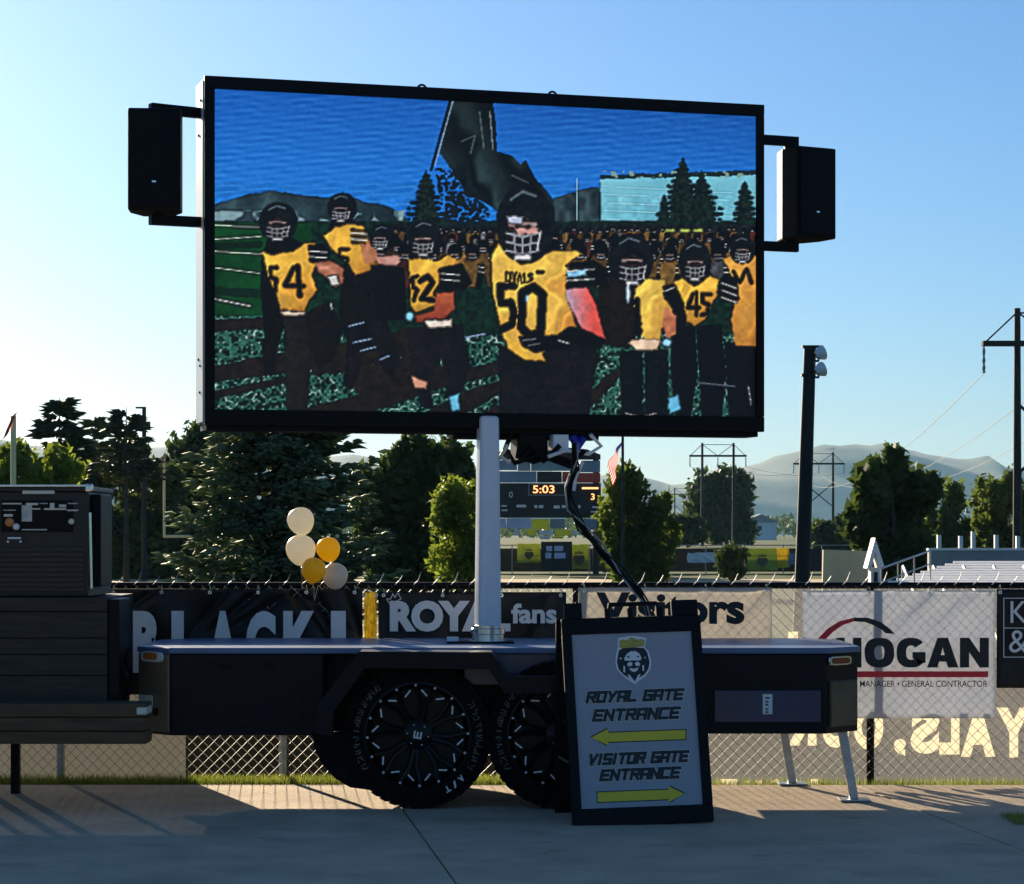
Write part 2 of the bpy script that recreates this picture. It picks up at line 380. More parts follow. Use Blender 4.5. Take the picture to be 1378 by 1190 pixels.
def sprigs(pos, dirs, ln, wd_, seed):
    "thin closed needle sprigs: three-sided double pyramids"
    g = np.random.default_rng(seed); n = len(pos); d = dirs / np.linalg.norm(dirs, axis=1)[:, None]
    a = np.cross(d, g.normal(size=(n, 3))); a /= np.linalg.norm(a, axis=1)[:, None]; b = np.cross(d, a)
    L_ = (ln * g.uniform(.6, 1.3, n))[:, None]; w = (wd_ * g.uniform(.7, 1.3, n))[:, None]
    mid = pos + d * L_ * .4
    ring = [mid + (a * math.cos(k * 2.094) + b * math.sin(k * 2.094)) * w for k in range(3)]
    V = np.stack([pos, pos + d * L_] + ring, 1).reshape(-1, 3)
    base = np.arange(n)[:, None] * 5
    T = np.concatenate([base + np.array(t) for t in ((0, 3, 2), (0, 4, 3), (0, 2, 4), (1, 2, 3), (1, 3, 4), (1, 4, 2))])
    return V, T
def conifer(D, xc, ytop, half, ybase, mt, label, seed, whorls=22, per=9, ln=.3, wd_=.07, step=.13, gap=0.0, droop=.25, name='spruce_tree', side=5):
    g = np.random.default_rng(seed); z0 = gz(D); X = PX(xc, D); H = PZ(ytop, D) - z0; rx = half / F * D; zb = max(PZ(ybase, D) - z0, .3)
    o = root(name, (X, D, z0), label, 'tree', 'trees round the field')
    pos = []; dr = []; t = MB(); tr = max(.06, H * .018)
    t.tube([(0, 0, -.1), (0, 0, H * .5), (0, 0, H)], [tr, tr * .6, tr * .08], 7)
    for i in range(whorls):
        u = i / whorls; h = zb + (H - zb) * (u ** .92); rad = rx * (1 - u) ** .85 + .03 * H * (1 - u) + .12
        for k in range(per):
            if g.random() < gap: continue
            az = g.uniform(0, 2 * math.pi); L_ = rad * g.uniform(.55, 1.12); hh = h + g.uniform(-.5, .5) * (H - zb) / whorls
            ca, sa = math.cos(az), math.sin(az); npt = max(3, int(L_ / step))
            dz = lambda s: -droop * L_ * math.sin(s * 2.2) + .1 * L_ * s * s
            t.tube([(ca * L_ * s, sa * L_ * s, hh + dz(s)) for s in (0, .4, .8)], [tr * .25, tr * .16, tr * .06], 4, cap=False)
            for j in range(npt):
                s = (j + 1) / npt
                c0 = np.array([ca * L_ * s, sa * L_ * s, hh + dz(s)])
                wdt = L_ * .32 * (1.15 - s) + .04
                for q in range(side):
                    lat = g.uniform(-1, 1)
                    pp = c0 + np.array([-sa, ca, 0]) * lat * wdt * .5 + np.array([0, 0, g.uniform(-.06, .02)]) * L_
                    pos.append(pp); dr.append(np.array([ca * 1.0 - sa * lat * 1.1, sa * 1.0 + ca * lat * 1.1, g.uniform(-.35, .3)]))
    V, T = sprigs(np.array(pos), np.array(dr), ln, wd_, seed + 3)
    fast_mesh('crown', V, T, mt, o); t.build('trunk', M['bark'], o, smooth=60)
    return o
conifer(44, 372, 350, 140, 800, M['spruce'], 'big blue-green spruce behind the fence, under the screen and beside the balloons', 11, 30, 12, .27, .045, .16, .08, .16, 'blue_spruce', 6)
conifer(120, 80, 535, 42, 650, M['leafconif'], 'bare-topped tall spruce silhouetted above the dark cabinet', 21, 14, 6, .75, .13, .4, .25, .35, side=4)
conifer(140, 170, 548, 34, 640, M['leafconif'], 'ragged shorter conifer top beside the thin distant pole', 22, 9, 7, .8, .14, .45, .3, .1, side=4)
conifer(150, 128, 560, 26, 640, M['leafmid'], 'slim pale conifer between the two ragged silhouettes', 23, 12, 6, .7, .12, .45, .2, .25, side=4)
broadleaf(95, 40, 598, 70, 690, M['leafbright'], 'bright green tree behind the dark cabinet, lowest at the picture edge', 31, 6500, .2)
broadleaf(168, 185, 592, 88, 790, M['leafdark'], 'dark rounded tree behind the goal post', 32, 11000, .4)
broadleaf(175, 275, 562, 75, 780, M['leafdark'], 'dark tree rising behind the big spruce', 33, 10000, .4)
broadleaf(105, 560, 578, 92, 800, M['leafdark'], 'large dark rounded tree just beside the white mast', 34, 14000, .27, clumps=46)
broadleaf(92, 622, 640, 48, 790, M['leafbright'], 'small sunlit yellow-green tree tucked behind the white mast', 35, 3500, .16)
broadleaf(125, 862, 618, 54, 800, M['leafmid'], 'leafy green tree beside the scoreboard and flagpole', 36, 8000, .24)
broadleaf(170, 828, 640, 26, 760, M['leafbright'], 'pale yellow-green tree half hidden by the scoreboard', 37, 4000, .3)
broadleaf(420, 970, 628, 48, 735, M['leafdark'], 'dark tree standing behind the wooden power pylon', 38, 6500, .75)
broadleaf(330, 925, 690, 30, 745, M['leafdark'], 'low dark bush-like tree in front of the power pylon', 39, 3000, .5)
broadleaf(110, 1200, 604, 62, 800, M['leafdark'], 'broad dark tree with ragged top between floodlight pole and bleachers', 41, 8500, .33, clumps=26)
broadleaf(112, 1196, 640, 50, 800, M['leafdark'], 'dense dark shrubby tree under the broad ragged one', 42, 7000, .3)
broadleaf(190, 1282, 648, 34, 765, M['leafmid'], 'small green tree beyond the grey wall', 43, 5000, .32)
broadleaf(175, 1352, 628, 48, 770, M['leafmid'], 'green tree behind the tall pylon leg at the picture edge', 44, 7500, .32)
broadleaf(280, 1120, 690, 36, 760, M['leafdark'], 'low dark tree behind the floodlight pole', 45, 3500, .45)
broadleaf(150, 985, 728, 24, 785, M['leafdark'], 'little dark shrub in front of the far banners', 46, 1800, .16, name='shrub')
# far mass of trees along the horizon
g = np.random.default_rng(5); n = 9000; xx = g.uniform(-420, 420, n); yy = g.uniform(1300, 1500, n)
hh = (5 + 5 * np.abs(np.sin(xx * .05)) + 3 * np.sin(xx * .17 + 1)) * g.uniform(.0, 1, n) ** .6
V, Fq = quads_cloud(np.stack([xx, yy, hh], 1), 2.2, 6); tag(fast_mesh('treeline', V, Fq, M['leafdark']), 'dim hazy line of far trees along the horizon', kind='stuff')

# ------------------------------------------------------------------ far things beyond the field
def hframe(D, xl, label, scale=1.0):
    X = PX(xl, D); z0 = gz(D); o = root('power_pylon', (X, D, z0), label, 'power pylon', 'wooden power pylons')
    H = 15.2; sp = 4.6; za = H - 1.9
    for x in (0, sp):
        m_ = MB(); m_.tube([(x, 0, 0), (x, 0, H)], [.26, .17], 8); m_.build('pole', M['pole'], o, smooth=60)
    for y in (-.2, .2): m_ = MB(); m_.box(-1.9, sp + 1.9, y - .06, y + .06, za - .14, za + .14); m_.build('cross_arm', M['pole'], o)
    for a, b, r_ in (((-1.8, 0, za), (0, 0, H - .2), .05), ((sp + 1.8, 0, za), (sp, 0, H - .2), .05), ((0, 0, H - .2), (sp / 2, 0, za), .05), ((sp, 0, H - .2), (sp / 2, 0, za), .05), ((0, 0, H - .25), (sp, 0, H - .25), .05), ((0, .15, za - 3.2), (sp, .15, za - 7), .09), ((sp, -.15, za - 3.2), (0, -.15, za - 7), .09)): m_ = MB(); m_.tube([a, b], r_, 5); m_.build('brace', M['pole'], o)
    for x in (-1.8, sp / 2, sp + 1.8):
        m_ = MB(); m_.lathe([(.02, 0), (.12, .05), (.06, .12)] * 1 + [(.1, .3), (.05, .5), (.1, .7), (.05, .9), (.09, 1.2), (.02, 1.5)], 8, Matrix.Translation((x, 0, za - 1.6)))
        m_.build('insulator', M['slate'], o)
    return Vector((X, D, z0 + za - 1.6)), sp
pa = hframe(360, 945, 'wooden two-legged pylon with crossarm left of the floodlight pole')
pb = hframe(400, 1083, 'wooden two-legged pylon with cross brace, half behind floodlight pole')
pc = hframe(132, 1369, 'nearest wooden pylon, its dark leg cut off at the picture edge')
pd = hframe(700, 908, 'faint small pylon farthest away behind the leafy tree')
def catenary(a, b, sag, label):
    a = Vector(a); b = Vector(b); pts = [a.lerp(b, t / 14) - Vector((0, 0, 4 * sag * (t / 14) * (1 - t / 14))) for t in range(15)]
    m_ = MB(); m_.tube(pts, .022, 4); tag(m_.build('power_line', M['pole']), label, 'wire', 'conductors strung between the pylons')
for k, nm in enumerate(('outermost', 'middle', 'innermost')):
    dx = (-1.8, pc[1] / 2, pc[1] + 1.8)[k]
    catenary(pc[0] + Vector((dx, 0, 0)), pb[0] + Vector((dx, 0, 0)), 4.0, nm + ' thin wire running from the nearest pylon toward the braced pylon')
    catenary(pb[0] + Vector((dx, 0, 0)), pa[0] + Vector((dx, 0, 0)), .8, nm + ' thin wire between the two middle-distance pylons')
# floodlight pole
D = 60; o = root('floodlight_pole', (PX(1079, D), D, gz(D)), 'tall dark pole with two white floodlights on its top', 'light pole')
H = PZ(467, D) - gz(D); lean = PX(1090, D) - PX(1079, D)
m_ = MB(); m_.tube([(-.05, 0, 0), (lean, 0, H)], [.2, .15], 12); m_.build('pole', M['pole'], o, smooth=60)
for dz in (.22, .62):
    m_ = MB(); m_.lathe([(.04, 0), (.1, .03), (.17, .16), (.19, .22), (.17, .225), (.02, .2)], 16, Matrix.Translation((lean + .1, -.25, H - dz)) @ Matrix.Rotation(R(70), 4, 'Y') @ Matrix.Rotation(R(-20), 4, 'X'))
    lp = m_.build('lamp_head', M['whitep'], o, smooth=40)
    m_ = MB(); m_.tube([(lean, -.02, H - dz - .12), (lean + .18, -.22, H - dz - .14), (lean + .2, -.24, H - dz)], .03, 6); m_.build('bracket', M['pole'], lp)
m_ = MB(); m_.box(lean - .22, lean + .12, -.16, .1, H - .72, H - .66); m_.box(lean - .2, lean + .3, -.16, .1, H - .02, H + .03); m_.build('crossbar', M['pole'], o)
# thin distant pole with transformer
D = 160; o = root('utility_pole', (PX(194, D), D, gz(D)), 'thin distant pole with a transformer above the dark trees', 'pole')
H = PZ(548, D) - gz(D); m_ = MB(); m_.tube([(0, 0, 0), (0, 0, H)], [.2, .13], 8); m_.build('pole', M['pole'], o)
m_ = MB(); m_.tube([(.25, 0, H - 1.5), (.25, 0, H - .95)], .16, 10); m_.build('transformer', M['pole'], o); m_ = MB(); m_.box(-.55, .12, -.06, .06, H - .1, H + .02); m_.build('cross_arm', M['pole'], o)
# goal posts
def goalpost(D, xl, yb, yt, width, label, ribbon):
    z0 = gz(D); X = PX(xl, D); zb = PZ(yb, D) - z0; zt = PZ(yt, D) - z0; o = root('goal_post', (X, D, z0), label, 'goal post', 'football goal posts')
    for x in (0, width): m_ = MB(); m_.tube([(x, 0, zb - .05), (x, 0, zt)], .08, 8); m_.build('upright', M['goal'], o, smooth=60)
    m_ = MB(); m_.tube([(-.05, 0, zb), (width + .05, 0, zb)], .09, 8); m_.build('crossbar', M['goal'], o, smooth=60)
    m_ = MB(); m_.tube([(width / 2, 0, zb), (width / 2, .3, zb - .2), (width / 2, .8, zb - .9), (width / 2, .8, 0)], .12, 8); m_.build('post', M['goal'], o, smooth=60)
    m_ = MB(); a = Vector((0, -.1, zt)); pts = [a + Vector((-ribbon * t * (1 + .1 * math.sin(t * 9)), -.05 * math.sin(t * 7), -1.15 * t - .1 * math.sin(t * 5))) for t in np.linspace(0, 1, 8)]
    for p, q in zip(pts, pts[1:]): m_.add([p, q, q + Vector((.13, .02, .12)), p + Vector((.13, .02, .12))], [(0, 1, 2, 3)])
    m_.build('ribbon', M['ribbon'], o)
goalpost(150, 221, 722, 612, 6.4, 'pale yellow goal post standing before the dark trees', .45)
goalpost(70, 18, 900, 560, -4.8, 'yellow goal post upright with red ribbon at the picture edge', .6)
# far fence panels and banners, D ~ 186
D = 188
def farpanel(name, x0, x1, y0, y1, m, label, cat='banner', D=187.0, group='banners on the far fence', extra=None):
    o = MB((PX((x0 + x1) / 2, D), D, PZ(y1, D)))
    nx_, g2 = 6, np.random.default_rng(int(x0)); vs = []
    for yy in np.linspace(y0, y1, 4):
        for xx in np.linspace(x0, x1, nx_): vs.append(P(xx + g2.uniform(-1, 1), yy + g2.uniform(-.8, .8), D) + Vector((0, g2.uniform(-.1, .1), 0)))
    n0 = len(vs); vs += [v + Vector((0, .03, 0)) for v in vs]
    fs = [(j * nx_ + i, (j + 1) * nx_ + i, (j + 1) * nx_ + i + 1, j * nx_ + i + 1) for j in range(3) for i in range(nx_ - 1)]; fs += [tuple(n0 + k for k in f[::-1]) for f in fs]
    o.add(vs, fs); ob = o.build(name, m); ob.location = o.o
    tag(ob, label, cat, group); return ob
ff = root('far_fence', (0, 190, -1.4), 'black screened fence across the far side of the field', 'fence')
m_ = MB(); m_.box(-48, 60, -.03, .03, .15, 1.95); m_.build('screen_cloth', M['farblack'], ff)
for k in range(37):
    m_ = MB() if k == 0 else m_
    if k == 0: m_.tube([(0, 0, 0), (0, 0, 2.25)], .05, 6); pp = m_.build('post', M['fargrey'], ff); pp.location = (-48, -.1, 0)
    else: q = pp.copy(); C.objects.link(q); q.location = (-48 + k * 3, -.1, 0)
m_ = MB(); m_.tube([(-48, -.1, 2.2), (60, -.1, 2.2)], .045, 6); m_.build('top_rail', M['fargrey'], ff)
def emblem(ob_x, y, s, parent, D):
    "dark lion-like emblem print: crown and head"
    pl = lambda a, b: P(ob_x + a * s, y + b * s, D - .2)
    for pts in ([(-6, -4), (-4, -8), (-2, -5), (0, -9), (2, -5), (4, -8), (6, -4)], [(-7, -2), (7, -2), (8, 4), (4, 9), (0, 12), (-4, 9), (-8, 4)]):
        m_ = MB(parent.location); m_.add([pl(a, b) for a, b in pts], [tuple(range(len(pts)))]); m_.build('emblem', M['olive'], parent)
for x0, x1, y0, y1, mm, lb, em in ((840, 900, 736, 769, 'faryellow', 'bright yellow banner with dark emblem beside the leafy tree', 1), (1006, 1046, 738, 768, 'lime', 'crumpled olive-yellow banner near the floodlight pole', 1),
        (696, 728, 732, 757, 'lime', 'lime banner below the scoreboard, nearer the mast', 1), (766, 792, 733, 766, 'lime', 'lime banner below the scoreboard, beside the hanging cable', 1),
        (925, 962, 744, 757, 'farwhite', 'low white lettered panel between the two yellow banners', 0), (1060, 1074, 744, 760, 'slate', 'small pale blue sign by the floodlight pole', 0),
        (166, 238, 750, 769, 'farblue', 'long blue barrier panel beneath the pale goal post', 0), (505, 582, 752, 776, 'fargrey', 'long grey panel low beside the dark tree', 0), (618, 640, 755, 778, 'slate', 'grey-blue panel just behind the mast', 0),
        (1046, 1062, 738, 764, 'faryellow', 'narrow yellow pennant banner next to the crumpled one', 0)):
    ob = farpanel('banner', x0, x1, y0, y1, M[mm], lb)
    if em: emblem((x0 + x1) / 2, (y0 + y1) / 2, (y1 - y0) / 33, ob, 187)
# scoreboard
D = 186; sb = root('scoreboard', (PX(735, D), D, -1.4), 'black football scoreboard with sponsor panels beyond the field', 'scoreboard')
def sbox(name, x0, x1, y0, y1, m, dy=0.0, th=.12, parent=None):
    m_ = MB(sb.location); m_.box(PX(x0, D), PX(x1, D), D - th - dy, D - dy, PZ(y1, D), PZ(y0, D)); return m_.build(name, M[m], parent or sb, bevel=.03, seg=1)
for x in (668, 802): sbox('post', x - 4, x + 4, 612, 795, 'farblack', -.35, .3)
m_ = MB(sb.location); m_.prism([(PX(x, D), PZ(y, D)) for x, y in ((660, 619), (808, 619), (808, 612), (790, 605), (735, 600), (680, 606), (660, 612))], D - .25, D - .05, 'y'); m_.build('top_board', M['farblack'], sb)
main = sbox('main_board', 660, 808.5, 650.5, 697, 'farblack', .02, .3)
for x0, x1, y0, y1, mm in ((660, 696, 619.5, 633, 'slate'), (696.6, 714, 619.5, 634, 'fargrey'), (714.5, 770, 619.5, 634, 'teal'), (780, 807.6, 620, 636, 'slate'), (660, 722, 634.5, 649.5, 'slate'), (722.6, 756, 634.7, 649.5, 'farblack'), (756.6, 768, 635, 649.5, 'farred'), (776, 807.8, 636.6, 649.8, 'farred'),
        (660, 681, 697.8, 711, 'lavender'), (681.6, 715, 697.8, 711.5, 'lavender'), (715.6, 739, 698.5, 712, 'lime'), (740, 760, 698.5, 711.5, 'fargrey'), (785, 807.5, 698.6, 713.5, 'slate'), (692, 697, 711.9, 721, 'farwhite'), (709, 722, 713, 720, 'lime'), (726, 744, 714, 720, 'farwhite'), (747, 769, 713, 721, 'lime'), (770, 777, 715, 720, 'farwhite'), (727, 740, 722, 726, 'farwhite'), (744, 758, 722, 725, 'lime')):
    sbox('sponsor_panel', x0, x1, y0, y1, mm, .04, .1)
m_ = MB(sb.location)
for a in ((711, 767, 650.9, 652), (711, 767, 666, 667), (711, 712, 652, 666), (766, 767, 652, 666)): m_.box(PX(a[0], D), PX(a[1], D), D - .42, D - .33, PZ(a[3], D), PZ(a[2], D))
m_.build('clock_frame', M['fargrey'], sb)
m_ = MB(sb.location); pl = lambda x, z: Vector((x, D - .36, z))
text_fit(m_, '5:03', PX(717, D), PX(746, D), PZ(664, D), PZ(653.5, D), pl, .01); m_.build('clock_digits', M['orange'], sb); m_ = MB(sb.location); text_fit(m_, '3', PX(795, D), PX(800, D), PZ(673, D), PZ(664.5, D), pl, .01); m_.build('score_digit', M['orange'], sb); m_ = MB(sb.location)
m_.box(PX(783, D), PX(805, D), D - .37, D - .33, PZ(658.5, D), PZ(656, D)); m_.build('score_bar', M['orange'], sb)
for a, b, c, d in ((675, 682, 680, 682), (695, 708, 679.5, 683), (719, 723, 680, 684), (725, 731, 680, 684), (745, 753, 680.5, 684.5), (756, 761, 680, 684), (778, 781, 680, 684), (797, 804, 681.5, 684), (795, 804, 688, 690), (675, 683, 686, 688)): m_ = MB(sb.location); m_.box(PX(a, D), PX(b, D), D - .37, D - .33, PZ(d, D), PZ(c, D)); m_.build('caption_strip', M['farwhite'], sb)
m_ = MB(sb.location); text_fit(m_, '0', PX(685, D), PX(690, D), PZ(670, D), PZ(662, D), pl); m_.build('score_digit', M['farwhite'], sb)
sbox('lower_board', 728, 770, 729, 768, 'farblack', -.2, .1)
for x0, x1, y0, y1 in ((735, 743, 735, 742), (746, 758, 735, 742), (734, 742, 744, 752), (746, 761, 744, 752)): sbox('pane', x0, x1, y0, y1, 'lavender', -.08, .05)
# house far away
D = 800; hs = root('house', (PX(1020, D), D, gz(D)), 'little pale house with low gable far behind the field', 'house')
w = PX(1044, D) - PX(997, D); z0 = gz(D); hh = PZ(703, D) - z0
m_ = MB(); m_.box(-w / 2, w / 2, -4, 4, 0, hh); m_.build('wall', M['farwhite'], hs)
m_ = MB(); m_.prism([(-w / 2 - .6, hh + .02), (w / 2 + .6, hh + .02), (w * .05, PZ(692, D) - z0)], -4.6, 4.6, 'y'); m_.build('roof', M['fargrey'], hs)
m_ = MB(); m_.box(-.8, .8, -4.1, -4.02, hh - 2.6, hh - 1.2); m_.build('window', M['farblack'], hs)
# bleachers, wall, gabled kiosk, cream wall at the right
D = 66; br = root('bleachers', (PX(1290, D), D, gz(D)), 'sunlit aluminium bleacher rows beyond the fence, below the grey wall', 'bleachers')
tl = R(4)
for k in range(10):                                             # sloped seat boards, each a row farther and higher
    d = D - 4 + k * .92; x0 = PX(1184 + k * 11, d); z = PZ(790 - k * 3.4, d); m_ = MB(br.location)
    m_.add([(x, d + y * math.cos(tl), z + y * math.sin(tl) + h) for h in (0, .04) for x, y in ((x0, 0), (PX(1420, d), 0), (PX(1420, d), .62), (x0 + .1, .62))], [(3, 2, 1, 0), (4, 5, 6, 7), (0, 1, 5, 4), (1, 2, 6, 5), (2, 3, 7, 6), (3, 0, 4, 7)]); m_.build('bench_plank', M['alu'], br)
for k in range(5):
    x = PX(1235 + k * 42, D)
    for a, b in (((x, D - 3.2, gz(D)), (x, D + 2.4, PZ(764, D))), ((x, D + 2.5, gz(D)), (x, D + 2.5, PZ(764, D)))): m_ = MB(br.location); m_.tube([a, b], .05, 6); m_.build('support_strut', M['steel'], br)
a = P(1186, 765, 61); b = P(1252, 741, 64); m_ = MB(br.location); m_.tube([a, b], .025, 6); m_.build('handrail', M['steel'], br); m_ = MB(br.location); m_.tube([a - Vector((0, 0, .35)), b - Vector((0, 0, .35))], .015, 6); m_.build('handrail', M['steel'], br)
for t in (0, .33, .66, 1): q = a.lerp(b, t); m_ = MB(br.location); m_.tube([q, q - Vector((0, 0, .9))], .02, 6); m_.build('rail_post', M['steel'], br)
D = 84; wl = root('retaining_wall', (PX(1330, D), D, gz(D)), 'grey capped wall with white pillars behind the bleachers', 'wall')
m_ = MB(wl.location); m_.box(PX(1250, D), PX(1440, D), D, D + .3, gz(D), PZ(741, D)); m_.build('wall_face', M['fargrey'], wl)
m_ = MB(wl.location); m_.box(PX(1249, D), PX(1440, D), D - .06, D + .36, PZ(741, D), PZ(738, D)); m_.build('coping', M['farwhite'], wl)
for x in (1264, 1293, 1310, 1341, 1370): m_ = MB(wl.location); m_.box(PX(x - 2.5, D), PX(x + 2.5, D), D - .05, D + .15, PZ(737.9, D), PZ(714 + (x % 7) * 1.5, D)); m_.build('pillar', M['farwhite'], wl)
D = 64; ks = root('gate_kiosk', (PX(1180, D), D, gz(D)), 'narrow white kiosk with steep pointed roof beside the bleachers', 'kiosk')
m_ = MB(ks.location); m_.box(PX(1172, D), PX(1187, D), D, D + .5, gz(D), PZ(764, D)); m_.build('wall', M['farwhite'], ks)
m_ = MB(ks.location); m_.prism([(PX(1166, D), PZ(765, D)), (PX(1172, D), PZ(765, D)), (PX(1177, D), PZ(742, D)), (PX(1182, D), PZ(765, D)), (PX(1190, D), PZ(765, D)), (PX(1177, D), PZ(724, D))], D - .12, D + .6, 'y'); m_.build('roof', M['farwhite'], ks)
m_ = MB(ks.location); m_.box(PX(1176, D), PX(1181, D), D - .03, D - .002, gz(D), PZ(770, D)); m_.build('door', M['farblack'], ks)
D = 90; cw = MB((PX(1135, D), D, gz(D))); cw.prism([(PX(1106, D), gz(D)), (PX(1172, D), gz(D)), (PX(1170, D), PZ(742, D)), (PX(1108, D), PZ(740, D))], D, D + .25, 'y')
o = cw.build('low_wall', M['cream_wall']); o.location = cw.o; tag(o, 'low cream wall between floodlight pole and white kiosk', 'wall')
# flag
D = 120; fp = root('flagpole', (PX(838, D), D, gz(D)), 'dark flagpole beside the scoreboard', 'flagpole'); m_ = MB(); m_.tube([(0, 0, 0), (0, 0, PZ(470, D) - gz(D))], [.09, .05], 8); m_.build('pole', M['pole'], fp)
m_ = MB(); m_.lathe([(0, 0), (.1, .05), (.1, .12), (0, .18)], 10, Matrix.Translation((0, 0, PZ(470, D) - gz(D)))); m_.build('finial', M['goal'], fp)
fl = MB((PX(838, D), D, PZ(592, D))); nu, nv = 13, 10
for i in range(nu):
    for j in range(nv):
        t0, t1 = i / nu, (i + 1) / nu
        def q(s, v):
            a = P(838 - 4 * s, 590 + 14 * s, D); b = P(816 + 10 * s, 628 + 26 * s, D); r = a.lerp(b, v); r.y += .12 * math.sin(v * 9 + s * 4); r.x += .05 * math.sin(v * 14 + s * 3); return r
        v0, v1 = j / nv, (j + 1) / nv
        mi = 2 if (i < 7 and j < 4) else i % 2
        fl.add([q(t0, v0), q(t1, v0), q(t1, v1), q(t0, v1)], [(0, 1, 2, 3)], mi)
o = fl.build('flag', [mat('flag_red', (.6, .03, .03), .6, trans=.5), mat('flag_white', (.8, .8, .8), .6, trans=.5), mat('flag_blue', (.03, .05, .25), .6, trans=.4)]); o.location = fl.o; tag(o, 'drooping red, white and blue striped flag on the dark flagpole', 'flag')

# ------------------------------------------------------------------ chain-link fence
FD = 16.0; FT = PZ(788, FD); FX0, FX1 = -6.9, 6.9
fence = root('chain_link_fence', (0, FD, 0), 'low galvanised chain-link fence running behind the trailer', 'fence')
m_ = MB(); m_.tube([(FX0, 0, FT), (FX1, 0, FT)], .021, 10); m_.build('top_rail', M['black'], fence, smooth=60)
pst = None
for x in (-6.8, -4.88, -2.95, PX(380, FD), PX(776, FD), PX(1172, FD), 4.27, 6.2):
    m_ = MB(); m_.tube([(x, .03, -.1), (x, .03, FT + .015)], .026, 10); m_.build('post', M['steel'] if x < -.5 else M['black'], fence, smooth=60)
def chain(x0, x1, z0, z1, pitch, r, y, slope=1.0):
    "diagonal wires in both directions, clipped to the rectangle"
    V = []; T = []
    h = z1 - z0
    for sgn in (1, -1):
        c = x0 - h
        while c < x1 + h:
            a = [c, z0]; b = [c + h * slope, z1]
            if sgn < 0: a, b = [c + h * slope, z0], [c, z1]
            (ax, az), (bx, bz) = a, b; ok = True
            for lim, lo in ((x0, True), (x1, False)):
                ina = ax >= lim if lo else ax <= lim; inb = bx >= lim if lo else bx <= lim
                if not ina and not inb: ok = False; break
                if not ina or not inb:
                    t = (lim - ax) / (bx - ax); p = (lim, az + (bz - az) * t)
                    if not ina: ax, az = p
                    else: bx, bz = p
            if ok and abs(bx - ax) > .005:
                n0 = len(V); yo = y + sgn * r * 1.1; dx, dz = bx - ax, bz - az; l = math.hypot(dx, dz); nx_, nz_ = -dz / l * r, dx / l * r
                for px_, pz_ in ((ax, az), (bx, bz)):
                    V += [(px_ + nx_, yo + r * .6, pz_ + nz_), (px_ - nx_, yo + r * .6, pz_ - nz_), (px_, yo - r, pz_)]
                T += [(n0, n0 + 1, n0 + 4, n0 + 3), (n0 + 1, n0 + 2, n0 + 5, n0 + 4), (n0 + 2, n0, n0 + 3, n0 + 5)]
            c += pitch
    return V, T
V, T = chain(FX0, PX(500, FD), .03, FT, .072, .0018, -.02); tag(fast_mesh('wire_mesh', V, T, M['wire'], fence), kind='stuff')  # sunlit look of this stretch painted in as paler wire
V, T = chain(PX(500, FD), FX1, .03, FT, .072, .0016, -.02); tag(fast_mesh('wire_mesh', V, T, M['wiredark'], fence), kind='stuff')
m_ = MB()
for k in range(112):
    x = FX0 + .06 + k * .124 * .98; m_.tube([(x, -.02, FT + .005), (x + .03, -.02, FT + .03), (x + .05, -.025, FT + .075 + .015 * math.sin(k * 3))], [.004, .004, .002], 4)
tag(m_.build('wire_tips', M['wire'], fence), kind='stuff')

def cloth(name, x0, x1, y0, y1, m, label, cat='banner', D=15.93, amp=.008, nx_=36, ny=14, seed=1, sag=.0, group='banners hung on the fence', folds=(), solid=True):
    "wrinkled sheet with two faces, photo rectangle at distance D"
    g2 = np.random.default_rng(seed); ph = g2.uniform(0, 6, 8); X0, X1, Z1, Z0 = PX(x0, D), PX(x1, D), PZ(y0, D), PZ(y1, D)
    vs = []
    for j in range(ny + 1):
        for i in range(nx_ + 1):
            u, v = i / nx_, j / ny; x = X0 + (X1 - X0) * u; z = Z1 + (Z0 - Z1) * v
            y = amp * (math.sin(u * 9 + v * 4 + ph[0]) + .6 * math.sin(u * 23 - v * 9 + ph[1]) + .4 * math.sin(v * 13 + u * 31 + ph[2]))
            for fx, fy, ang, k in folds:
                dx, dy = x - PX(fx, D), z - PZ(fy, D); t = dx * math.sin(ang) - dy * math.cos(ang)
                y += k * math.exp(-(t / .025) ** 2) * math.exp(-(dx * dx + dy * dy) / .12)
            edge = min(v, 1 - v, u, 1 - u); ez = sag * math.sin(u * math.pi * max(2, round((X1 - X0) / .45))) ** 2 * (1 - v)
            vs.append(Vector((x, y, z - ez)))
    n0 = len(vs); fs = [(j * (nx_ + 1) + i, (j + 1) * (nx_ + 1) + i, (j + 1) * (nx_ + 1) + i + 1, j * (nx_ + 1) + i + 1) for j in range(ny) for i in range(nx_)]
    mb = MB(); mb.add(vs, fs); o = mb.build(name, m, smooth=80); o.location = (0, D, 0)
    if solid: sd = o.modifiers.new('thick', 'SOLIDIFY'); sd.thickness = .003; sd.offset = 1
    if cat == 'banner':
        n_ = max(2, int((X1 - X0) / .32) + 1); first = None
        for k in range(n_):
            if first is None:
                mb = MB(); mb.lathe([(.006, 0), (.012, -.002), (.012, .004), (.006, .004)], 10, Matrix.Rotation(R(90), 4, 'X')); e = first = mb.build('eyelet', M['chrome'], o); mb = MB(); mb.tube([(0, -.006, 0), (.006, -.012, .02), (0, 0, .045), (-.004, .03, .03)], .0025, 5); tie = mb.build('tie', M['cream'], o)
            else: e = first.copy(); C.objects.link(e); q = tie.copy(); C.objects.link(q); tie = q
            u = (k + .12 + .76 * (k / (n_ - 1)) - k) if False else .03 + .94 * k / (n_ - 1); e.location = tie.location = (X0 + (X1 - X0) * u, -.024, Z1 - .02)
    tag(o, label, cat, group); return o
FRONT = -.045
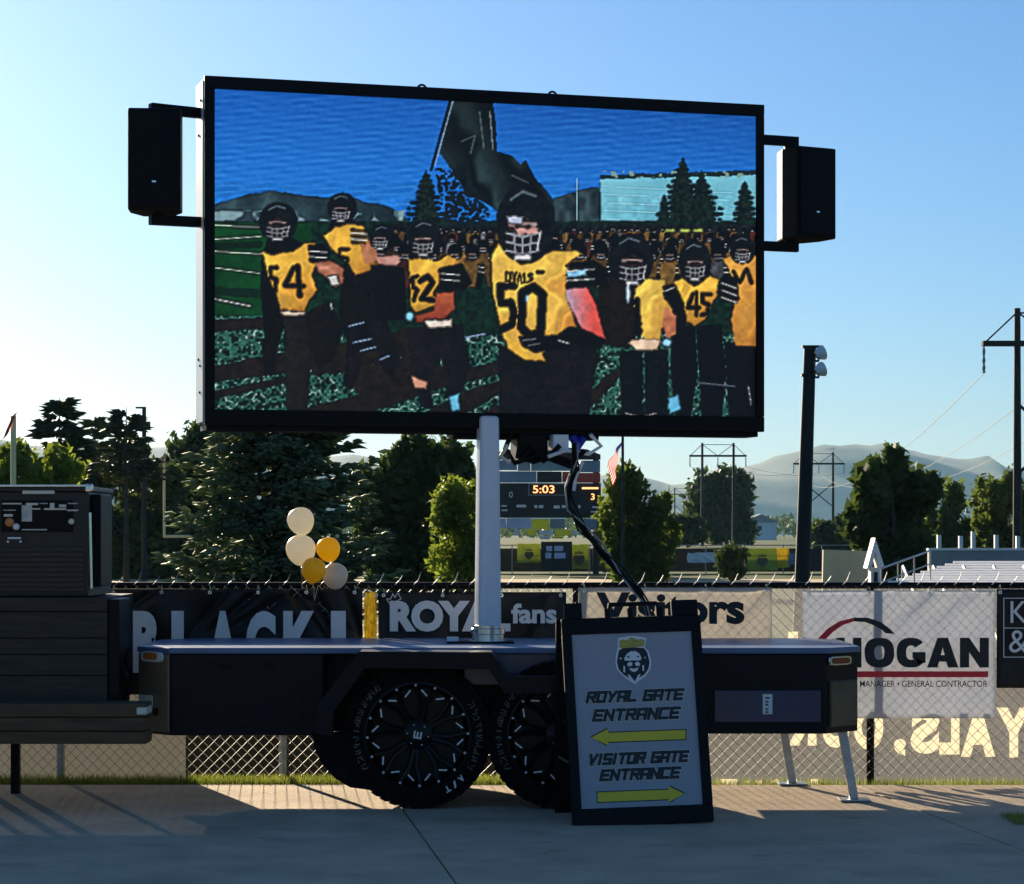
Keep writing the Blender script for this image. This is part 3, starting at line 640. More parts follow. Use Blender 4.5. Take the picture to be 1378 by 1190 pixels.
def lettering(parent, name, m, items, D=15.93, y=FRONT, mirror=False):
    pl = lambda x, z: Vector((x, y, z))
    for s, x0, x1, y0, y1, off in items: mb = MB(); text_fit(mb, s, PX(x0, D), PX(x1, D), PZ(y1, D), PZ(y0, D), pl, off, mirror); mb.build(name, m, parent)
B = cloth('banner', 143, 488, 793, 935, M['bblack'], 'wrinkled black banner with big pale letters at the fence end by the spruce', amp=.012, nx_=90, ny=40, seed=2, folds=((300, 800, .9, .05), (330, 810, .7, .05), (395, 800, 2.2, .05), (420, 812, 2.5, .04), (440, 830, 2.0, .05), (365, 815, .5, .04), (200, 800, .6, .04), (470, 815, 1.9, .04)))
lettering(B, 'letters', M['letter'], [('B', 178, 216, 822, 905, .06), ('L', 232, 272, 822, 905, .06), ('A', 280, 322, 822, 905, .06), ('C', 332, 372, 822, 905, .06), ('K', 382, 428, 822, 905, .06), ('I', 446, 466, 822, 905, .03)])
cloth('banner', 490, 507, 797, 890, M['byellow'], 'narrow yellow crumpled banner strip beside the black lettered banner', amp=.01, nx_=8, ny=20, seed=3)
B = cloth('banner', 509, 762, 797, 900, M['bblack'], 'black banner with white ROYAL fans lettering behind the mast', amp=.006, nx_=50, ny=20, seed=4, folds=((720, 850, 1.2, .03),))
lettering(B, 'letters', M['letter'], [('ROYAL', 525, 687, 808, 850, .06), ('fans', 688, 749, 812, 839, .035)])
mb = MB(); pl = lambda x, z, k=0: Vector((x, FRONT - .0002 * k, z))
for k, (a, b) in enumerate([((521, 806), (525, 813)), ((525, 813), (540, 806)), ((540, 806), (536, 797)), ((536, 797), (532, 804)), ((532, 804), (529, 799)), ((529, 799), (526, 806)), ((526, 806), (521, 806))]):
    stroke_seg(mb, (PX(a[0], 15.93), PZ(a[1], 15.93)), (PX(b[0], 15.93), PZ(b[1], 15.93)), .006, pl, k)
mb.build('crown_doodle', M['orange'] if False else M['cream'], B)
B = cloth('banner', 778, 1039, 791, 900, M['bcream'], 'cream banner with black Visitors lettering behind the sandwich board', amp=.007, nx_=50, ny=20, seed=5, folds=((950, 795, .8, .03), (1030, 795, .7, .03)))
lettering(B, 'letters', M['ink'], [('Visitors', 802, 1001, 797, 840, .04)])
B = cloth('banner', 1080, 1339, 795, 967, M['bgrey'], 'large grey company banner with red arc and black HOGAN lettering', amp=.006, nx_=50, ny=30, seed=6, folds=((1250, 796, .7, .03), (1200, 796, 2.3, .02), (1300, 800, .6, .02)))
lettering(B, 'company_name', M['ink'], [('MANAGER • GENERAL CONTRACTOR', 1156, 1327, 915.5, 924, .006)])
mb = MB(); D = 15.93
HG = {'H': [[(0, 0), (.34, 0), (.34, .36), (.66, .36), (.66, 0), (1, 0), (1, 1), (.66, 1), (.66, .64), (.34, .64), (.34, 1), (0, 1)]],
      'N': [[(0, 0), (.32, 0), (.32, .52), (.68, 0), (1, 0), (1, 1), (.68, 1), (.68, .5), (.32, 1), (0, 1)]],
      'A': [[(0, 0), (.33, 0), (.39, .2), (.39, .42), (.44, .42), (.5, .68), (.5, 1), (.33, 1)], [(.5, .68), (.56, .42), (.61, .42), (.61, .2), (.67, 0), (1, 0), (.67, 1), (.5, 1)], [(.39, .2), (.61, .2), (.61, .42), (.39, .42)]]}
def rr(a0, a1, n, ro=(.5, .5), ri=(.17, .24)): 
    t = [a0 + (a1 - a0) * i / n for i in range(n + 1)]; se = lambda a, r: (.5 + math.copysign(abs(math.cos(a)) ** .8, math.cos(a)) * r[0], .5 + math.copysign(abs(math.sin(a)) ** .8, math.sin(a)) * r[1])
    return [[se(t[i], ro), se(t[i + 1], ro), se(t[i + 1], ri), se(t[i], ri)] for i in range(n)]
HG['O'] = rr(0, 2 * math.pi, 28); HG['G'] = rr(R(38), R(325), 24) + [[(.55, .52), (.55, .3), (.7, .3), (.7, .12), (1, .16), (1, .52)]]
for ch, x0, x1 in (('H', 1124, 1158), ('O', 1162, 1202), ('G', 1205, 1244), ('A', 1246, 1288), ('N', 1290, 1329)):
    hm = MB()
    for i, pts in enumerate(HG[ch]): hm.add([Vector((PX(x0 + (x1 - x0) * u, D), FRONT - .0001 * i * (ch == 'A'), PZ(898 - 40 * v, D))) for u, v in pts], [tuple(range(len(pts)))])
    hm.build('company_letter', M['ink'], B)
mb.add([Vector((PX(x, D), FRONT, PZ(y, D))) for x, y in ((1122, 911), (1328, 911), (1328, 903), (1122, 903))], [(0, 1, 2, 3)]); mb.build('red_bar', M['red'], B); mb = MB()
def arc(pts_o, pts_i): 
    for a, b, c, d in zip(pts_o, pts_o[1:], pts_i[1:], pts_i): mb.add([Vector((PX(x, D), FRONT, PZ(y, D))) for x, y in (a, b, c, d)], [(0, 1, 2, 3)][::1])
arc([(1092, 872), (1100, 859), (1112, 846), (1128, 836), (1148, 831)], [(1104, 872), (1109, 861), (1120, 850), (1133, 841), (1148, 836)])
mb.build('red_arc', M['red'], B)
mb = MB(); arc([(1148, 831), (1166, 831), (1184, 837), (1196, 846), (1203, 853)], [(1148, 836), (1163, 837), (1176, 842), (1186, 848), (1190, 852)]); mb.build('black_arc', M['ink'], B)
B = cloth('banner', 1341, 1470, 793, 926, M['bblack'], 'black banner with thin boxed letter K and ampersand, cut by the picture edge', amp=.005, nx_=20, ny=20, seed=7)
lettering(B, 'letters', M['letter'], [('K', 1358, 1380, 809, 838, 0), ('&', 1356, 1381, 848, 878, 0)])
mb = MB(); k = 0
for a, b in (((1349, 805), (1440, 805)), ((1349, 805), (1349, 884)), ((1349, 845), (1440, 845)), ((1349, 884), (1440, 884))):
    stroke_seg(mb, (PX(a[0], D), PZ(a[1], D)), (PX(b[0], D), PZ(b[1], D)), .005, pl, k); k += 1
mb.build('thin_border', M['letter'], B)
# wind screen and an added shading sheet on the field side of the fence
B = cloth('windscreen', 668, 2080, 791, 1058, M['mesh'], 'grey mesh windscreen with pale reversed lettering behind the trailer stabiliser legs', 'windscreen', 16.06, .006, 90, 10, 9, group='windscreens', solid=False)
cloth('windscreen', -700, 250, 791, 1052, M['shademesh'], 'dim grey sheet added on the fence end behind the plank base for shade', 'windscreen', 16.06, .006, 30, 8, 10, group='windscreens', solid=False)  # added near-opaque sheet, mostly hidden, keeps the sun off the pavement
D2 = 16.06; pl2 = lambda x, z: Vector((x, -.03, z))
for s, x0, x1, y0, y1 in (('R', 1437, 1478, 950, 1018), ('O', 1392, 1434, 950, 1018), ('Y', 1340, 1386, 952, 1019), ('A', 1292, 1338, 953, 1018), ('L', 1263, 1290, 953, 1015), ('S', 1224, 1263, 953, 1014), (',', 1202, 1218, 994, 1017), ('O', 1148, 1188, 948, 1009), ('U', 1106, 1142, 946, 1006), ('R', 1060, 1098, 944, 1003), ('M', 1062, 1100, 1048, 1110), ('O', 1030, 1058, 1048, 1110), ('H', 1000, 1024, 1050, 1110), ('E', 968, 992, 1048, 1110), ('I', 1060, 1073, 850, 935)):
    mb = MB(); text_fit(mb, s, PX(x0, D2), PX(x1, D2), PZ(y1, D2), PZ(y0, D2), pl2, .06, True); mb.build('reversed_letter', M['backletter'], B)
# grass tuft strip along the fence foot
def blades(name, n, fx, fy, h, label):
    g2 = np.random.default_rng(n); x = fx(g2, n); y = fy(g2, n); hh_ = h * g2.uniform(.4, 1.3, n); a = g2.uniform(0, 6.28, n); w_ = .004
    b0 = np.stack([x, y, np.full(n, -.06)], 1); dx = np.stack([np.cos(a), np.sin(a), 0 * a], 1); tip = b0 + np.stack([g2.normal(0, .4, n) * hh_, g2.normal(0, .4, n) * hh_, hh_ + .05], 1)
    V = np.stack([b0 - dx * w_, b0 + dx * w_, tip], 1).reshape(-1, 3)
    return tag(fast_mesh(name, V, np.arange(n * 3).reshape(-1, 3), M['blade']), label, kind='stuff')
blades('grass', 27000, lambda g, n: g.uniform(-6.8, 1.1, n), lambda g, n: g.uniform(15.74, 16.0, n), .055, 'sunlit strip of short grass along the fence foot')
blades('grass', 4500, lambda g, n: g.uniform(1.1, 6.8, n), lambda g, n: g.uniform(15.8, 16.1, n), .03, 'sparse grass at the foot of the grey windscreen')
blades('grass', 5000, lambda g, n: g.uniform(2.78, 3.5, n), lambda g, n: g.uniform(13.5, 14.0, n), .04, 'small patch of grass on the pavement at the picture edge')

# ------------------------------------------------------------------ balloons
for x, y, r, m, lb in ((405, 702, 18, 'bw', 'white balloon, topmost of the cluster on the fence'), (405, 741, 20, 'bw', 'large white balloon second from the top of the cluster'), (442, 740, 16, 'by', 'yellow balloon, upper of the two yellow ones'), (422, 768, 16.5, 'by', 'yellow balloon, lower of the two, beneath the white ones'), (451, 776, 17, 'bg', 'greyish white balloon lowest in the cluster')):
    D = 15.85 - .1 * ((x + y) % 3 - 1); c = P(x, y, D); rr = r / F * D; o = root('balloon', c - Vector((0, 0, rr * 1.2)), lb, 'balloon', 'party balloons tied to the fence')
    mb = MB(); prof = [(rr * math.sin(t) * (1 - .13 * math.cos(t)), -rr * 1.06 * math.cos(t)) for t in np.linspace(.03, math.pi - .001, 18)]
    T_ = Matrix.Translation((0, 0, rr * 1.2)) @ Euler((R(10 * math.sin(x)), R(14 * math.sin(y)), 0)).to_matrix().to_4x4(); mb.lathe(prof, 24, T_); mb.build('skin', M[m], o, smooth=80)
    mb = MB(); mb.lathe([(.012, -rr * 1.14), (.004, -rr * 1.09), (.008, -rr * 1.04)], 8, T_); mb.build('knot', M[m], o)
    mb = MB(); mb.tube([(0, 0, rr * .08), ((x - 425) * -.0006, .04, -.1 if y > 750 else -.2), ((425 - x) * .004, 15.97 - D, FT - c.z + rr * 1.2)], .0015, 4); mb.build('string', M['cream'], o)

# ------------------------------------------------------------------ trailer
TN, TF = 14.42, 15.78; ZB, ZD = PZ(990, TN), PZ(872, TN)     # near / far side, underside, deck
tr = root('screen_trailer', (0, 15.1, 0), 'dark navy flatbed trailer carrying the big screen on a white mast', 'trailer')
O = tr.location
XL, XR, CH = PX(186, 14.6), PX(1156, 14.6), .22
def plan(inset=0): 
    a = CH - inset * .3
    return [(XL + a + inset, TN + inset), (XR - a - inset, TN + inset), (XR - inset, TN + a + inset), (XR - inset, TF - a - inset), (XR - a - inset, TF - inset), (XL + a + inset, TF - inset), (XL + inset, TF - a - inset), (XL + inset, TN + a + inset)]
mb = MB(O); mb.prism(plan(-.012), ZD - .035, ZD, 'z'); mb.build('deck', M['decksky'], tr, bevel=.008)  # sky reflection on the deck put into its lighter blue colour
WX = [PX(562, 14.3), PX(754, 14.3)]; WR = .43
xl1, xr0 = WX[0] - .56, WX[1] + .56
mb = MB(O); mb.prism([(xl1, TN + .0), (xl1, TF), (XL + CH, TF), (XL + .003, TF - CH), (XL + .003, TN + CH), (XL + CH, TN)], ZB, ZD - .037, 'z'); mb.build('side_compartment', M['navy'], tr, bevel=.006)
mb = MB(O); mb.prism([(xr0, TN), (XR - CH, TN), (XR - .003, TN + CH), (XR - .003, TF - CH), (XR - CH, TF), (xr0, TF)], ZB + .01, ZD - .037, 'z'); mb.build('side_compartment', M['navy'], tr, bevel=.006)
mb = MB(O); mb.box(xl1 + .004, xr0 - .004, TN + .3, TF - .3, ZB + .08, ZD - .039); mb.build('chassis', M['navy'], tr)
mb = MB(O); mb.box(WX[1] - .56, WX[1] + .55, TN + .004, TN + .3, ZB + .3, ZD - .039); mb.build('skirt_panel', M['bluebox'], tr)
# fender: bent plate over both wheels with a lower step
prof = [(425, 986), (430, 945), (485, 876), (662, 877), (683, 909), (862, 911), (902, 950), (906, 986)]
pts = [(PX(x, 14.2), PZ(y, 14.2)) for x, y in prof]
def plate(pts, th, y0, y1):
    mb = MB(O); inn = []
    for i, p in enumerate(pts):
        a = Vector(pts[max(i - 1, 0)]); b = Vector(pts[min(i + 1, len(pts) - 1)]); d = (b - a).normalized(); inn.append((p[0] + d.y * th, p[1] - d.x * th))
    for i in range(len(pts) - 1):
        q = [pts[i], pts[i + 1], inn[i + 1], inn[i]]; mb.prism(q, y0, y1, 'y')
    return mb
plate(pts, .03, 14.14, 14.5).build('fender', M['navy'], tr)
lip = plate(pts, .1, 14.12, 14.139); lip.build('fender_lip', M['navy'], tr)
mb = MB(O); mb.prism([(PX(x, 14.5), PZ(y, 14.5)) for x, y in [(432, 986), (437, 948), (490, 884), (660, 884), (678, 912), (858, 914), (895, 952), (898, 986)]], 14.6, 14.63, 'y'); mb.build('wheel_well', M['black'], tr)
mb = MB(O); mb.prism([(PX(x, 14.4), PZ(y, 14.4)) for x, y in ((421, 984), (500, 984), (500, 1062), (472, 1058), (452, 1046), (434, 1026), (424, 1004))], 14.33, 14.36, 'y'); mb.build('mud_flap', M['tyre'], tr)
mb = MB(O); mb.box(XL + CH + .12, xl1 - .12, TN - .005, TN - .0005, ZB + .05, ZD - .08); dr_ = mb.build('compartment_door', M['navy'], tr, bevel=.003)
for u in (.3, .7): mb = MB(O); xx = XL + CH + .12 + (xl1 - XL - CH - .24) * u; mb.box(xx - .035, xx + .035, TN - .014, TN - .006, ZD - .125, ZD - .1); mb.build('latch', M['black'], dr_, bevel=.003)
# wheels
def wheel(x, y, near=True):
    sg = 1 if near else -1
    w = bpy.data.objects.new('wheel', None); C.objects.link(w); w.parent = tr; w.location = Vector((x, y, WR)) - O
    w.rotation_euler = (R(90), R(9 if near else 0), 0) if near else (R(-90), 0, 0)
    mb = MB(); wd2 = .13
    mb.lathe([(.3, -wd2), (.325, -wd2 - .008), (.35, -wd2 - .004), (.4, -wd2 + .012), (.42, -wd2 + .035), (.422, 0), (.42, wd2 - .035), (.4, wd2 - .012), (.35, wd2 + .004), (.325, wd2 + .008), (.3, wd2)], 64)
    for k in range(44):
        a = 2 * math.pi * k / 44; Mx = Matrix.Rotation(a, 4, 'Z')
        for s_ in (1, -1):
            mb.box(.405, .43, -.028, .012, s_ * .065 - .06, s_ * .065 + .06, M=Mx @ Matrix.Rotation(s_ * .12, 4, 'X'))
            mb.box(.375, .424, -.016, .016, s_ * (wd2 - .012) - .014, s_ * (wd2 - .012) + .012, M=Mx)
    mb.build('tyre', M['tyre'], w, smooth=35)
    mb = MB(); mb.lathe([(.3, wd2 - .005), (.313, wd2 + .012), (.302, wd2 + .014), (.288, wd2 - .012), (.276, wd2 - .05), (.27, -wd2)], 64)
    mb.lathe([(.27, .02), (.0, .02)], 48); mb.build('rim_barrel', M['rim'], w, smooth=35)
    def around(name, mb, m, angs, sm=None):
        first = None
        for a in angs:
            if first is None: first = o = mb.build(name, m, w, smooth=sm)
            else: o = first.copy(); C.objects.link(o)
            o.rotation_euler = (0, 0, a)
    for s_ in (-1, 1):
        mb = MB(); c_ = lambda r, a, z: Vector((r * math.cos(a), r * math.sin(a), z))
        mb.tube([c_(.07, s_ * .12, wd2 - .055), c_(.19, s_ * .1, wd2 - .03), c_(.284, s_ * .21, wd2 - .012)], [.018, .014, .016], 5); around('spoke', mb, M['rim'], [2 * math.pi * k / 8 for k in range(8)], 50)
    mb = MB(); mb.lathe([(.09, wd2 - .06), (.085, wd2 - .035), (.045, wd2 - .02), (.0, wd2 - .018)], 32); mb.build('hub_cap', M['rim'], w, smooth=50)
    if near:
        mb = MB(); mb.lathe([(.009, 0), (.007, .008), (0, .011)], 8, Matrix.Translation((.294, 0, wd2 + .01))); around('rivet', mb, M['milled'], [2 * math.pi * (k + .5) / 16 for k in range(16)])
        mb = MB(); mb.lathe([(.005, 0), (.004, .01), (0, .011)], 6, Matrix.Translation((.062, 0, wd2 - .03))); around('wheel_nut', mb, M['chrome'], [2 * math.pi * k / 6 for k in range(6)])
        for s_ in (0, 1):
            mb = MB(); mb.box(-.025, .025, -.0042, .0042, 0, .005, M=Matrix.Translation((.25, 0, wd2 - .002)) @ Matrix.Rotation((.9, -.9)[s_], 4, 'Z')); around('milled_accent', mb, M['milled'], [2 * math.pi * (2 * k + s_) / 16 for k in range(8)])
        mb = MB(); pl = lambda u, v, k=0: Vector((u, v, wd2 - .0165 + .0002 * k)); k = 0
        for a, b in (((-.02, .018), (-.02, -.016)), ((-.02, -.016), (.018, -.016)), ((-.002, .014), (-.002, -.008)), ((.018, .016), (.018, -.016))): stroke_seg(mb, a, b, .01, pl, k); k += 1
        mb.build('centre_emblem', M['white'], w)
        g2 = np.random.default_rng(4); k = 0
        def ring(u, v, k=0): a = u; return Vector(((.36 + v) * math.cos(a), (.36 + v) * math.sin(a), wd2 + .0105 + .0002 * (k % 6)))
        for c0, c1 in ((2.4, 3.85), (-.4, .75)):               # worn raised sidewall marks, not legible
            mb = MB(); a = c0
            while a < c1:
                dw = g2.uniform(.05, .1); seq = []
                for q in range(3):
                    t0, t1 = g2.uniform(0, 1, 2); h0, h1 = g2.choice([-.017, 0, .017], 2); seq.append(((a + dw * t0, h0), (a + dw * t1, h1)))
                seq.append(((a, -.017), (a + g2.uniform(-.01, .01), .017)))
                for p, q in seq:
                    A_ = ring(*p, k); B_ = ring(*q, k); d = (B_ - A_)
                    if d.length < .006: continue
                    d.normalize(); nn = Vector((-d.y, d.x, 0)) * .0024; mb.add([A_ - nn, B_ - nn, B_ + nn, A_ + nn], [(0, 1, 2, 3)]); k += 1
                a += dw + g2.uniform(.02, .05)
            tag(mb.build('sidewall_lettering', M['lettergrey'], w), kind='stuff')
        for s, a in (('A', -.62), ('/', -.76), ('T', -.9)):
            pf = lambda u, v, a=a: Vector(((.355 + v) * math.cos(a + u / .355), (.355 + v) * math.sin(a + u / .355), wd2 + .0115))
            mb = MB(); text_fit(mb, s, .016, -.016, -.016, .022, pf, .04); mb.build('sidewall_mark', M['white'], w)
    return w
for x in WX: wheel(x, 14.44); wheel(x, TF - .18, False)
for x in WX: mb = MB(O); mb.tube([(x, 14.5, WR), (x, TF - .2, WR)], .035, 8); mb.build('axle', M['black'], tr)
# corner panels, lights, reflector, storage box
def corner(name, s, m, z0, z1, u0=.04, u1=.96):
    a = Vector((XL + CH, TN, 0)) if s < 0 else Vector((XR - CH, TN, 0)); b = Vector((XL, TN + CH, 0)) if s < 0 else Vector((XR, TN + CH, 0))
    d = b - a; n = Vector((s, -1, 0)).normalized(); mb = MB(O)
    p0 = a + d * u0 + n * .003; p1 = a + d * u1 + n * .003
    vs = [Vector((p.x, p.y, z)) + n * t for t in (0, .012) for p, z in ((p0, z0), (p1, z0), (p1, z1), (p0, z1))]
    fs = [(0, 1, 2, 3), (4, 5, 6, 7), (0, 1, 5, 4), (1, 2, 6, 5), (2, 3, 7, 6), (3, 0, 4, 7)]
    mb.add(vs, fs); o = mb.build(name, m, tr, bevel=.004); return a, d, n
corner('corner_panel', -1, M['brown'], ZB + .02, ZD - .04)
corner('corner_panel', 1, M['olive'], ZB + .05, ZD - .2, .1, .92)
def oncorner(s, u, z, w, h, m, name, t, rnd=.4, parent=None):
    a = Vector((XL + CH, TN, 0)) if s < 0 else Vector((XR - CH, TN, 0)); b = Vector((XL, TN + CH, 0)) if s < 0 else Vector((XR, TN + CH, 0))
    d = (b - a); n = Vector((s, -1, 0)).normalized(); c = a + d * u + n * .016; dn = d.normalized(); mb = MB(O); q = 14
    ring = [(math.copysign(abs(math.cos(i / q * 6.283)) ** rnd, math.cos(i / q * 6.283)) * w / 2, math.copysign(abs(math.sin(i / q * 6.283)) ** rnd, math.sin(i / q * 6.283)) * h / 2) for i in range(q)]
    vs = [c + dn * x + Vector((0, 0, z + y)) + n * k for k in (0, t) for x, y in ring]
    mb.add(vs, [tuple(range(q)), tuple(range(2 * q - 1, q - 1, -1))] + [(i, (i + 1) % q, (i + 1) % q + q, i + q) for i in range(q)]); return mb.build(name, m, parent or tr, bevel=.003, seg=1)
z = PZ(884, 14.5); lt = oncorner(-1, .5, z, .2, .055, M['white'], 'marker_light', .012); oncorner(-1, .5, z + .004, .125, .036, M['amber'], 'lens', .022, parent=lt)
oncorner(-1, .7, PZ(944, 14.5), .12, .065, M['cream'], 'reflector', .01, .15); oncorner(-1, .4, PZ(958, 14.5), .04, .04, M['black'], 'plug_socket', .01, 1)
z = PZ(889, 14.5); lt = oncorner(1, .35, z, .2, .045, M['chrome'], 'marker_light', .012); oncorner(1, .35, z, .15, .028, M['redlens'], 'lens', .02, parent=lt)
mb = MB(O); mb.box(PX(961, TN), PX(1104, TN), TN - .012, TN - .003, PZ(972, TN), PZ(929, TN)); bb = mb.build('storage_door', M['bluebox'], tr, bevel=.004)
mb = MB(O); mb.box(PX(1026, TN), PX(1039, TN), TN - .016, TN - .0125, PZ(961, TN), PZ(934, TN)); lb_ = mb.build('white_label', M['white'], bb, bevel=.001)
for y in (938, 943, 947, 953, 957): mb = MB(O); mb.box(PX(1029.5, TN), PX(1035.5 - (y % 2) * 2, TN), TN - .0172, TN - .0165, PZ(y + 2.4, TN), PZ(y, TN)); mb.build('label_print', M['bluebox'], bb)
# stabiliser jacks
for xt, yt, xb, yb, Dj in ((1130, 985, 1149, 1076, 14.75), (1052, 990, 1066, 1056, 15.7)):
    mb = MB(O); a = P(xt, yt, Dj) + Vector((0, 0, .1)); b = Vector((PX(xb, Dj), Dj, .012)); d = (b - a).normalized(); sd = Vector((1, 0, 0)) - d * d.x; sd.normalize(); ny_ = d.cross(sd)
    q = [sd * sx * .026 + ny_ * sy * .026 for sx, sy in ((-1, -1), (1, -1), (1, 1), (-1, 1))]
    mb.add([a + v for v in q] + [b + v for v in q], [(0, 1, 5, 4), (1, 2, 6, 5), (2, 3, 7, 6), (3, 0, 4, 7), (0, 3, 2, 1), (4, 5, 6, 7)]); jk = mb.build('stabiliser_leg', M['steel'], tr, bevel=.004)
    mb = MB(O); mb.box(b.x - .09, b.x + .09, Dj - .08, Dj + .08, .004, .014); mb.build('foot_plate', M['steel'], jk, bevel=.003)
# mast
MX, MY = PX(656.5, 15.1), 15.1
mb = MB(O); zt = PZ(560, 15.1); rm = lambda x, y: (MX + x * math.cos(.28) - y * math.sin(.28), MY + x * math.sin(.28) + y * math.cos(.28)); mb.add([rm(sx * w, sy * w) + (z,) for z, w in ((ZD + .02, .072), (zt, .06)) for sx, sy in ((-1, -1), (1, -1), (1, 1), (-1, 1))], [(0, 1, 5, 4), (1, 2, 6, 5), (2, 3, 7, 6), (3, 0, 4, 7), (0, 3, 2, 1), (4, 5, 6, 7)]); mb.build('mast', M['mast'], tr, bevel=.03, seg=4, smooth=40)
mb = MB(O); mb.lathe([(.115, 0), (.115, .012), (.098, .014), (.098, .05), (.104, .055), (.104, .085), (.1, .09), (.1, .105), (.08, .108)], 32, Matrix.Translation((MX, MY, ZD + .002))); mb.build('mast_collar', M['chrome'], tr, smooth=30)
mb = MB(O); mb.box(MX - .25, MX + .16, MY - .12, MY + .12, ZD + .0005, ZD + .012); mb.build('mast_plate', M['black'], tr)
mb = MB(O); mb.box(MX - .25, MX - .18, MY - .12, MY - .06, ZD + .013, ZD + .04); mb.build('hinge_block', M['whitep'], tr, bevel=.004)

# ------------------------------------------------------------------ big LED screen (own yaw on the mast)
A = Vector((PX(275, 14.6), 14.6)); Bv = Vector((PX(1028, 15.6), 15.6)); SW = (Bv - A).length; YAW = math.atan2(Bv.y - A.y, Bv.x - A.x)
Z0, Z1 = 2.255, 4.335; SD = .3
sc = root('led_screen', (A.x, A.y, Z0), 'huge LED video screen showing a football team in gold jerseys', 'video screen', rz=YAW)
SH = Z1 - Z0; bl, bt, bb_ = .062, .075, .095
def sbx(name, x0, x1, y0, y1, z0, z1, m, parent=None, bevel=.004):
    mb = MB(); mb.box(x0, x1, y0, y1, z0, z1); return mb.build(name, m, parent or sc, bevel=bevel)
sbx('housing', .008, SW - .008, .03, SD, .01, SH - .01, M['black'])
sbx('frame_bar', 0, SW, -.01, .04, SH - bt, SH, M['black']); sbx('frame_bar', 0, SW, -.01, .04, 0, bb_, M['black'])
sbx('frame_bar', 0, bl, -.0095, .0395, bb_ + .001, SH - bt - .001, M['black']); sbx('frame_bar', SW - .052, SW, -.0095, .0395, bb_ + .001, SH - bt - .001, M['black'])
sbx('side_panel', -.004, .004, .042, SD - .004, .02, SH - .02, M['whitep'], bevel=.002); sbx('side_panel', SW - .004, SW + .004, .042, SD - .004, .02, SH - .02, M['whitep'], bevel=.002)
for zz in (.2, .36, .4, 1.2, 1.24, 1.75, 1.95): 
    mb = MB(); mb.lathe([(.009, 0), (.007, .006), (0, .008)], 8, Matrix.Translation((-.0045, .09 + (zz * 37 % 1) * .12, zz)) @ Matrix.Rotation(R(-90), 4, 'Y')); mb.build('bolt', M['black'], sc)
sbx('lower_lip', .02, SW - .02, .05, SD - .02, -.03, .008, M['black'])
for xx in (1.36, 2.2):
    mb = MB(); mb.tube([(xx + .028 * math.cos(t), .1, SH + .004 + .028 * math.sin(t)) for t in np.linspace(0, math.pi, 10)], .007, 6); mb.build('lifting_eye', M['black'], sc, smooth=60)
# picture on the screen: a fine grid of coloured cells
NX, NZ = 560, 322
gx = np.linspace(bl - .002, SW - .05, NX + 1); gzz = np.linspace(bb_ - .002, SH - bt + .002, NZ + 1)
GX, GZ = np.meshgrid(gx, gzz); wx = A.x + GX * math.cos(YAW); wy = A.y + GX * math.sin(YAW); wz = Z0 + GZ
QX = 689 + wx / wy * F; QY = HOR - (wz - HC) / wy * F           # where each cell lies in the drawing
IMG = np.zeros(QX.shape + (3,))
def noise(sc_, seed):
    g2 = np.random.default_rng(seed); t = g2.random((257, 257)); u = QX / sc_; v = QY / sc_; i = np.floor(u).astype(int); j = np.floor(v).astype(int); fu = u - i; fv = v - j
    fu = fu * fu * (3 - 2 * fu); fv = fv * fv * (3 - 2 * fv); G = lambda a, b: t[a % 257, b % 257]
    return (G(i, j) * (1 - fu) + G(i + 1, j) * fu) * (1 - fv) + (G(i, j + 1) * (1 - fu) + G(i + 1, j + 1) * fu) * fv
N3, N5, N8, N20 = noise(3.2, 1), noise(5, 2), noise(9, 3), noise(24, 4)
def inpoly(pts):
    m_ = np.zeros(QX.shape, bool); n_ = len(pts); X = QX + (N5 - .5) * 1.3; Y = QY + (N8 - .5) * 2
    for i in range(n_):
        (x0, y0), (x1, y1) = pts[i], pts[(i + 1) % n_]
        if y0 == y1: continue
        c = (Y < max(y0, y1)) & (Y >= min(y0, y1)); c &= X < x0 + (Y - y0) / (y1 - y0) * (x1 - x0); m_ ^= c
    return m_
def ell(cx, cy, rx, ry): return ((QX - cx) / rx) ** 2 + ((QY - cy) / ry) ** 2 < 1 + (N5 - .5) * .35
def paint(m_, c, c2=None, nz=None): 
    c = np.array(c, float)
    if c2 is None: IMG[m_] = c * (1 + .12 * (N8[m_] - .5))[:, None]
    else:
        t = (nz if nz is not None else N8)[m_][:, None]; IMG[m_] = c * (1 - t) + np.array(c2, float) * t
def line(pts, w, c):
    for (x0, y0), (x1, y1) in zip(pts, pts[1:]):
        d2 = (x1 - x0) ** 2 + (y1 - y0) ** 2 + 1e-9; t = np.clip(((QX - x0) * (x1 - x0) + (QY - y0) * (y1 - y0)) / d2, 0, 1)
        IMG[(QX - x0 - t * (x1 - x0)) ** 2 + (QY - y0 - t * (y1 - y0)) ** 2 < (w / 2) ** 2] = c
def speck(m_, cols, nz, lo): 
    for k, c in enumerate(cols):
        q = m_ & (nz > lo + k * .07); IMG[q] = c
# sky
ty = np.clip((QY - 120) / 180, 0, 1)[..., None]; tx = np.clip((QX - 290) / 720, 0, 1)[..., None]
IMG[:] = np.array((26, 96, 186)) * (1 - ty) + np.array((38, 128, 218)) * ty; IMG *= 1 - .16 * tx * (1 - ty); IMG[..., 2] += 4 * tx[..., 0]
IMG += ((np.sin((QY + QX * .09) * .82) * 5 + np.sin((QY - QX * .11 + 8 * N20) * .55) * 5))[..., None] * (.5 + N20[..., None])
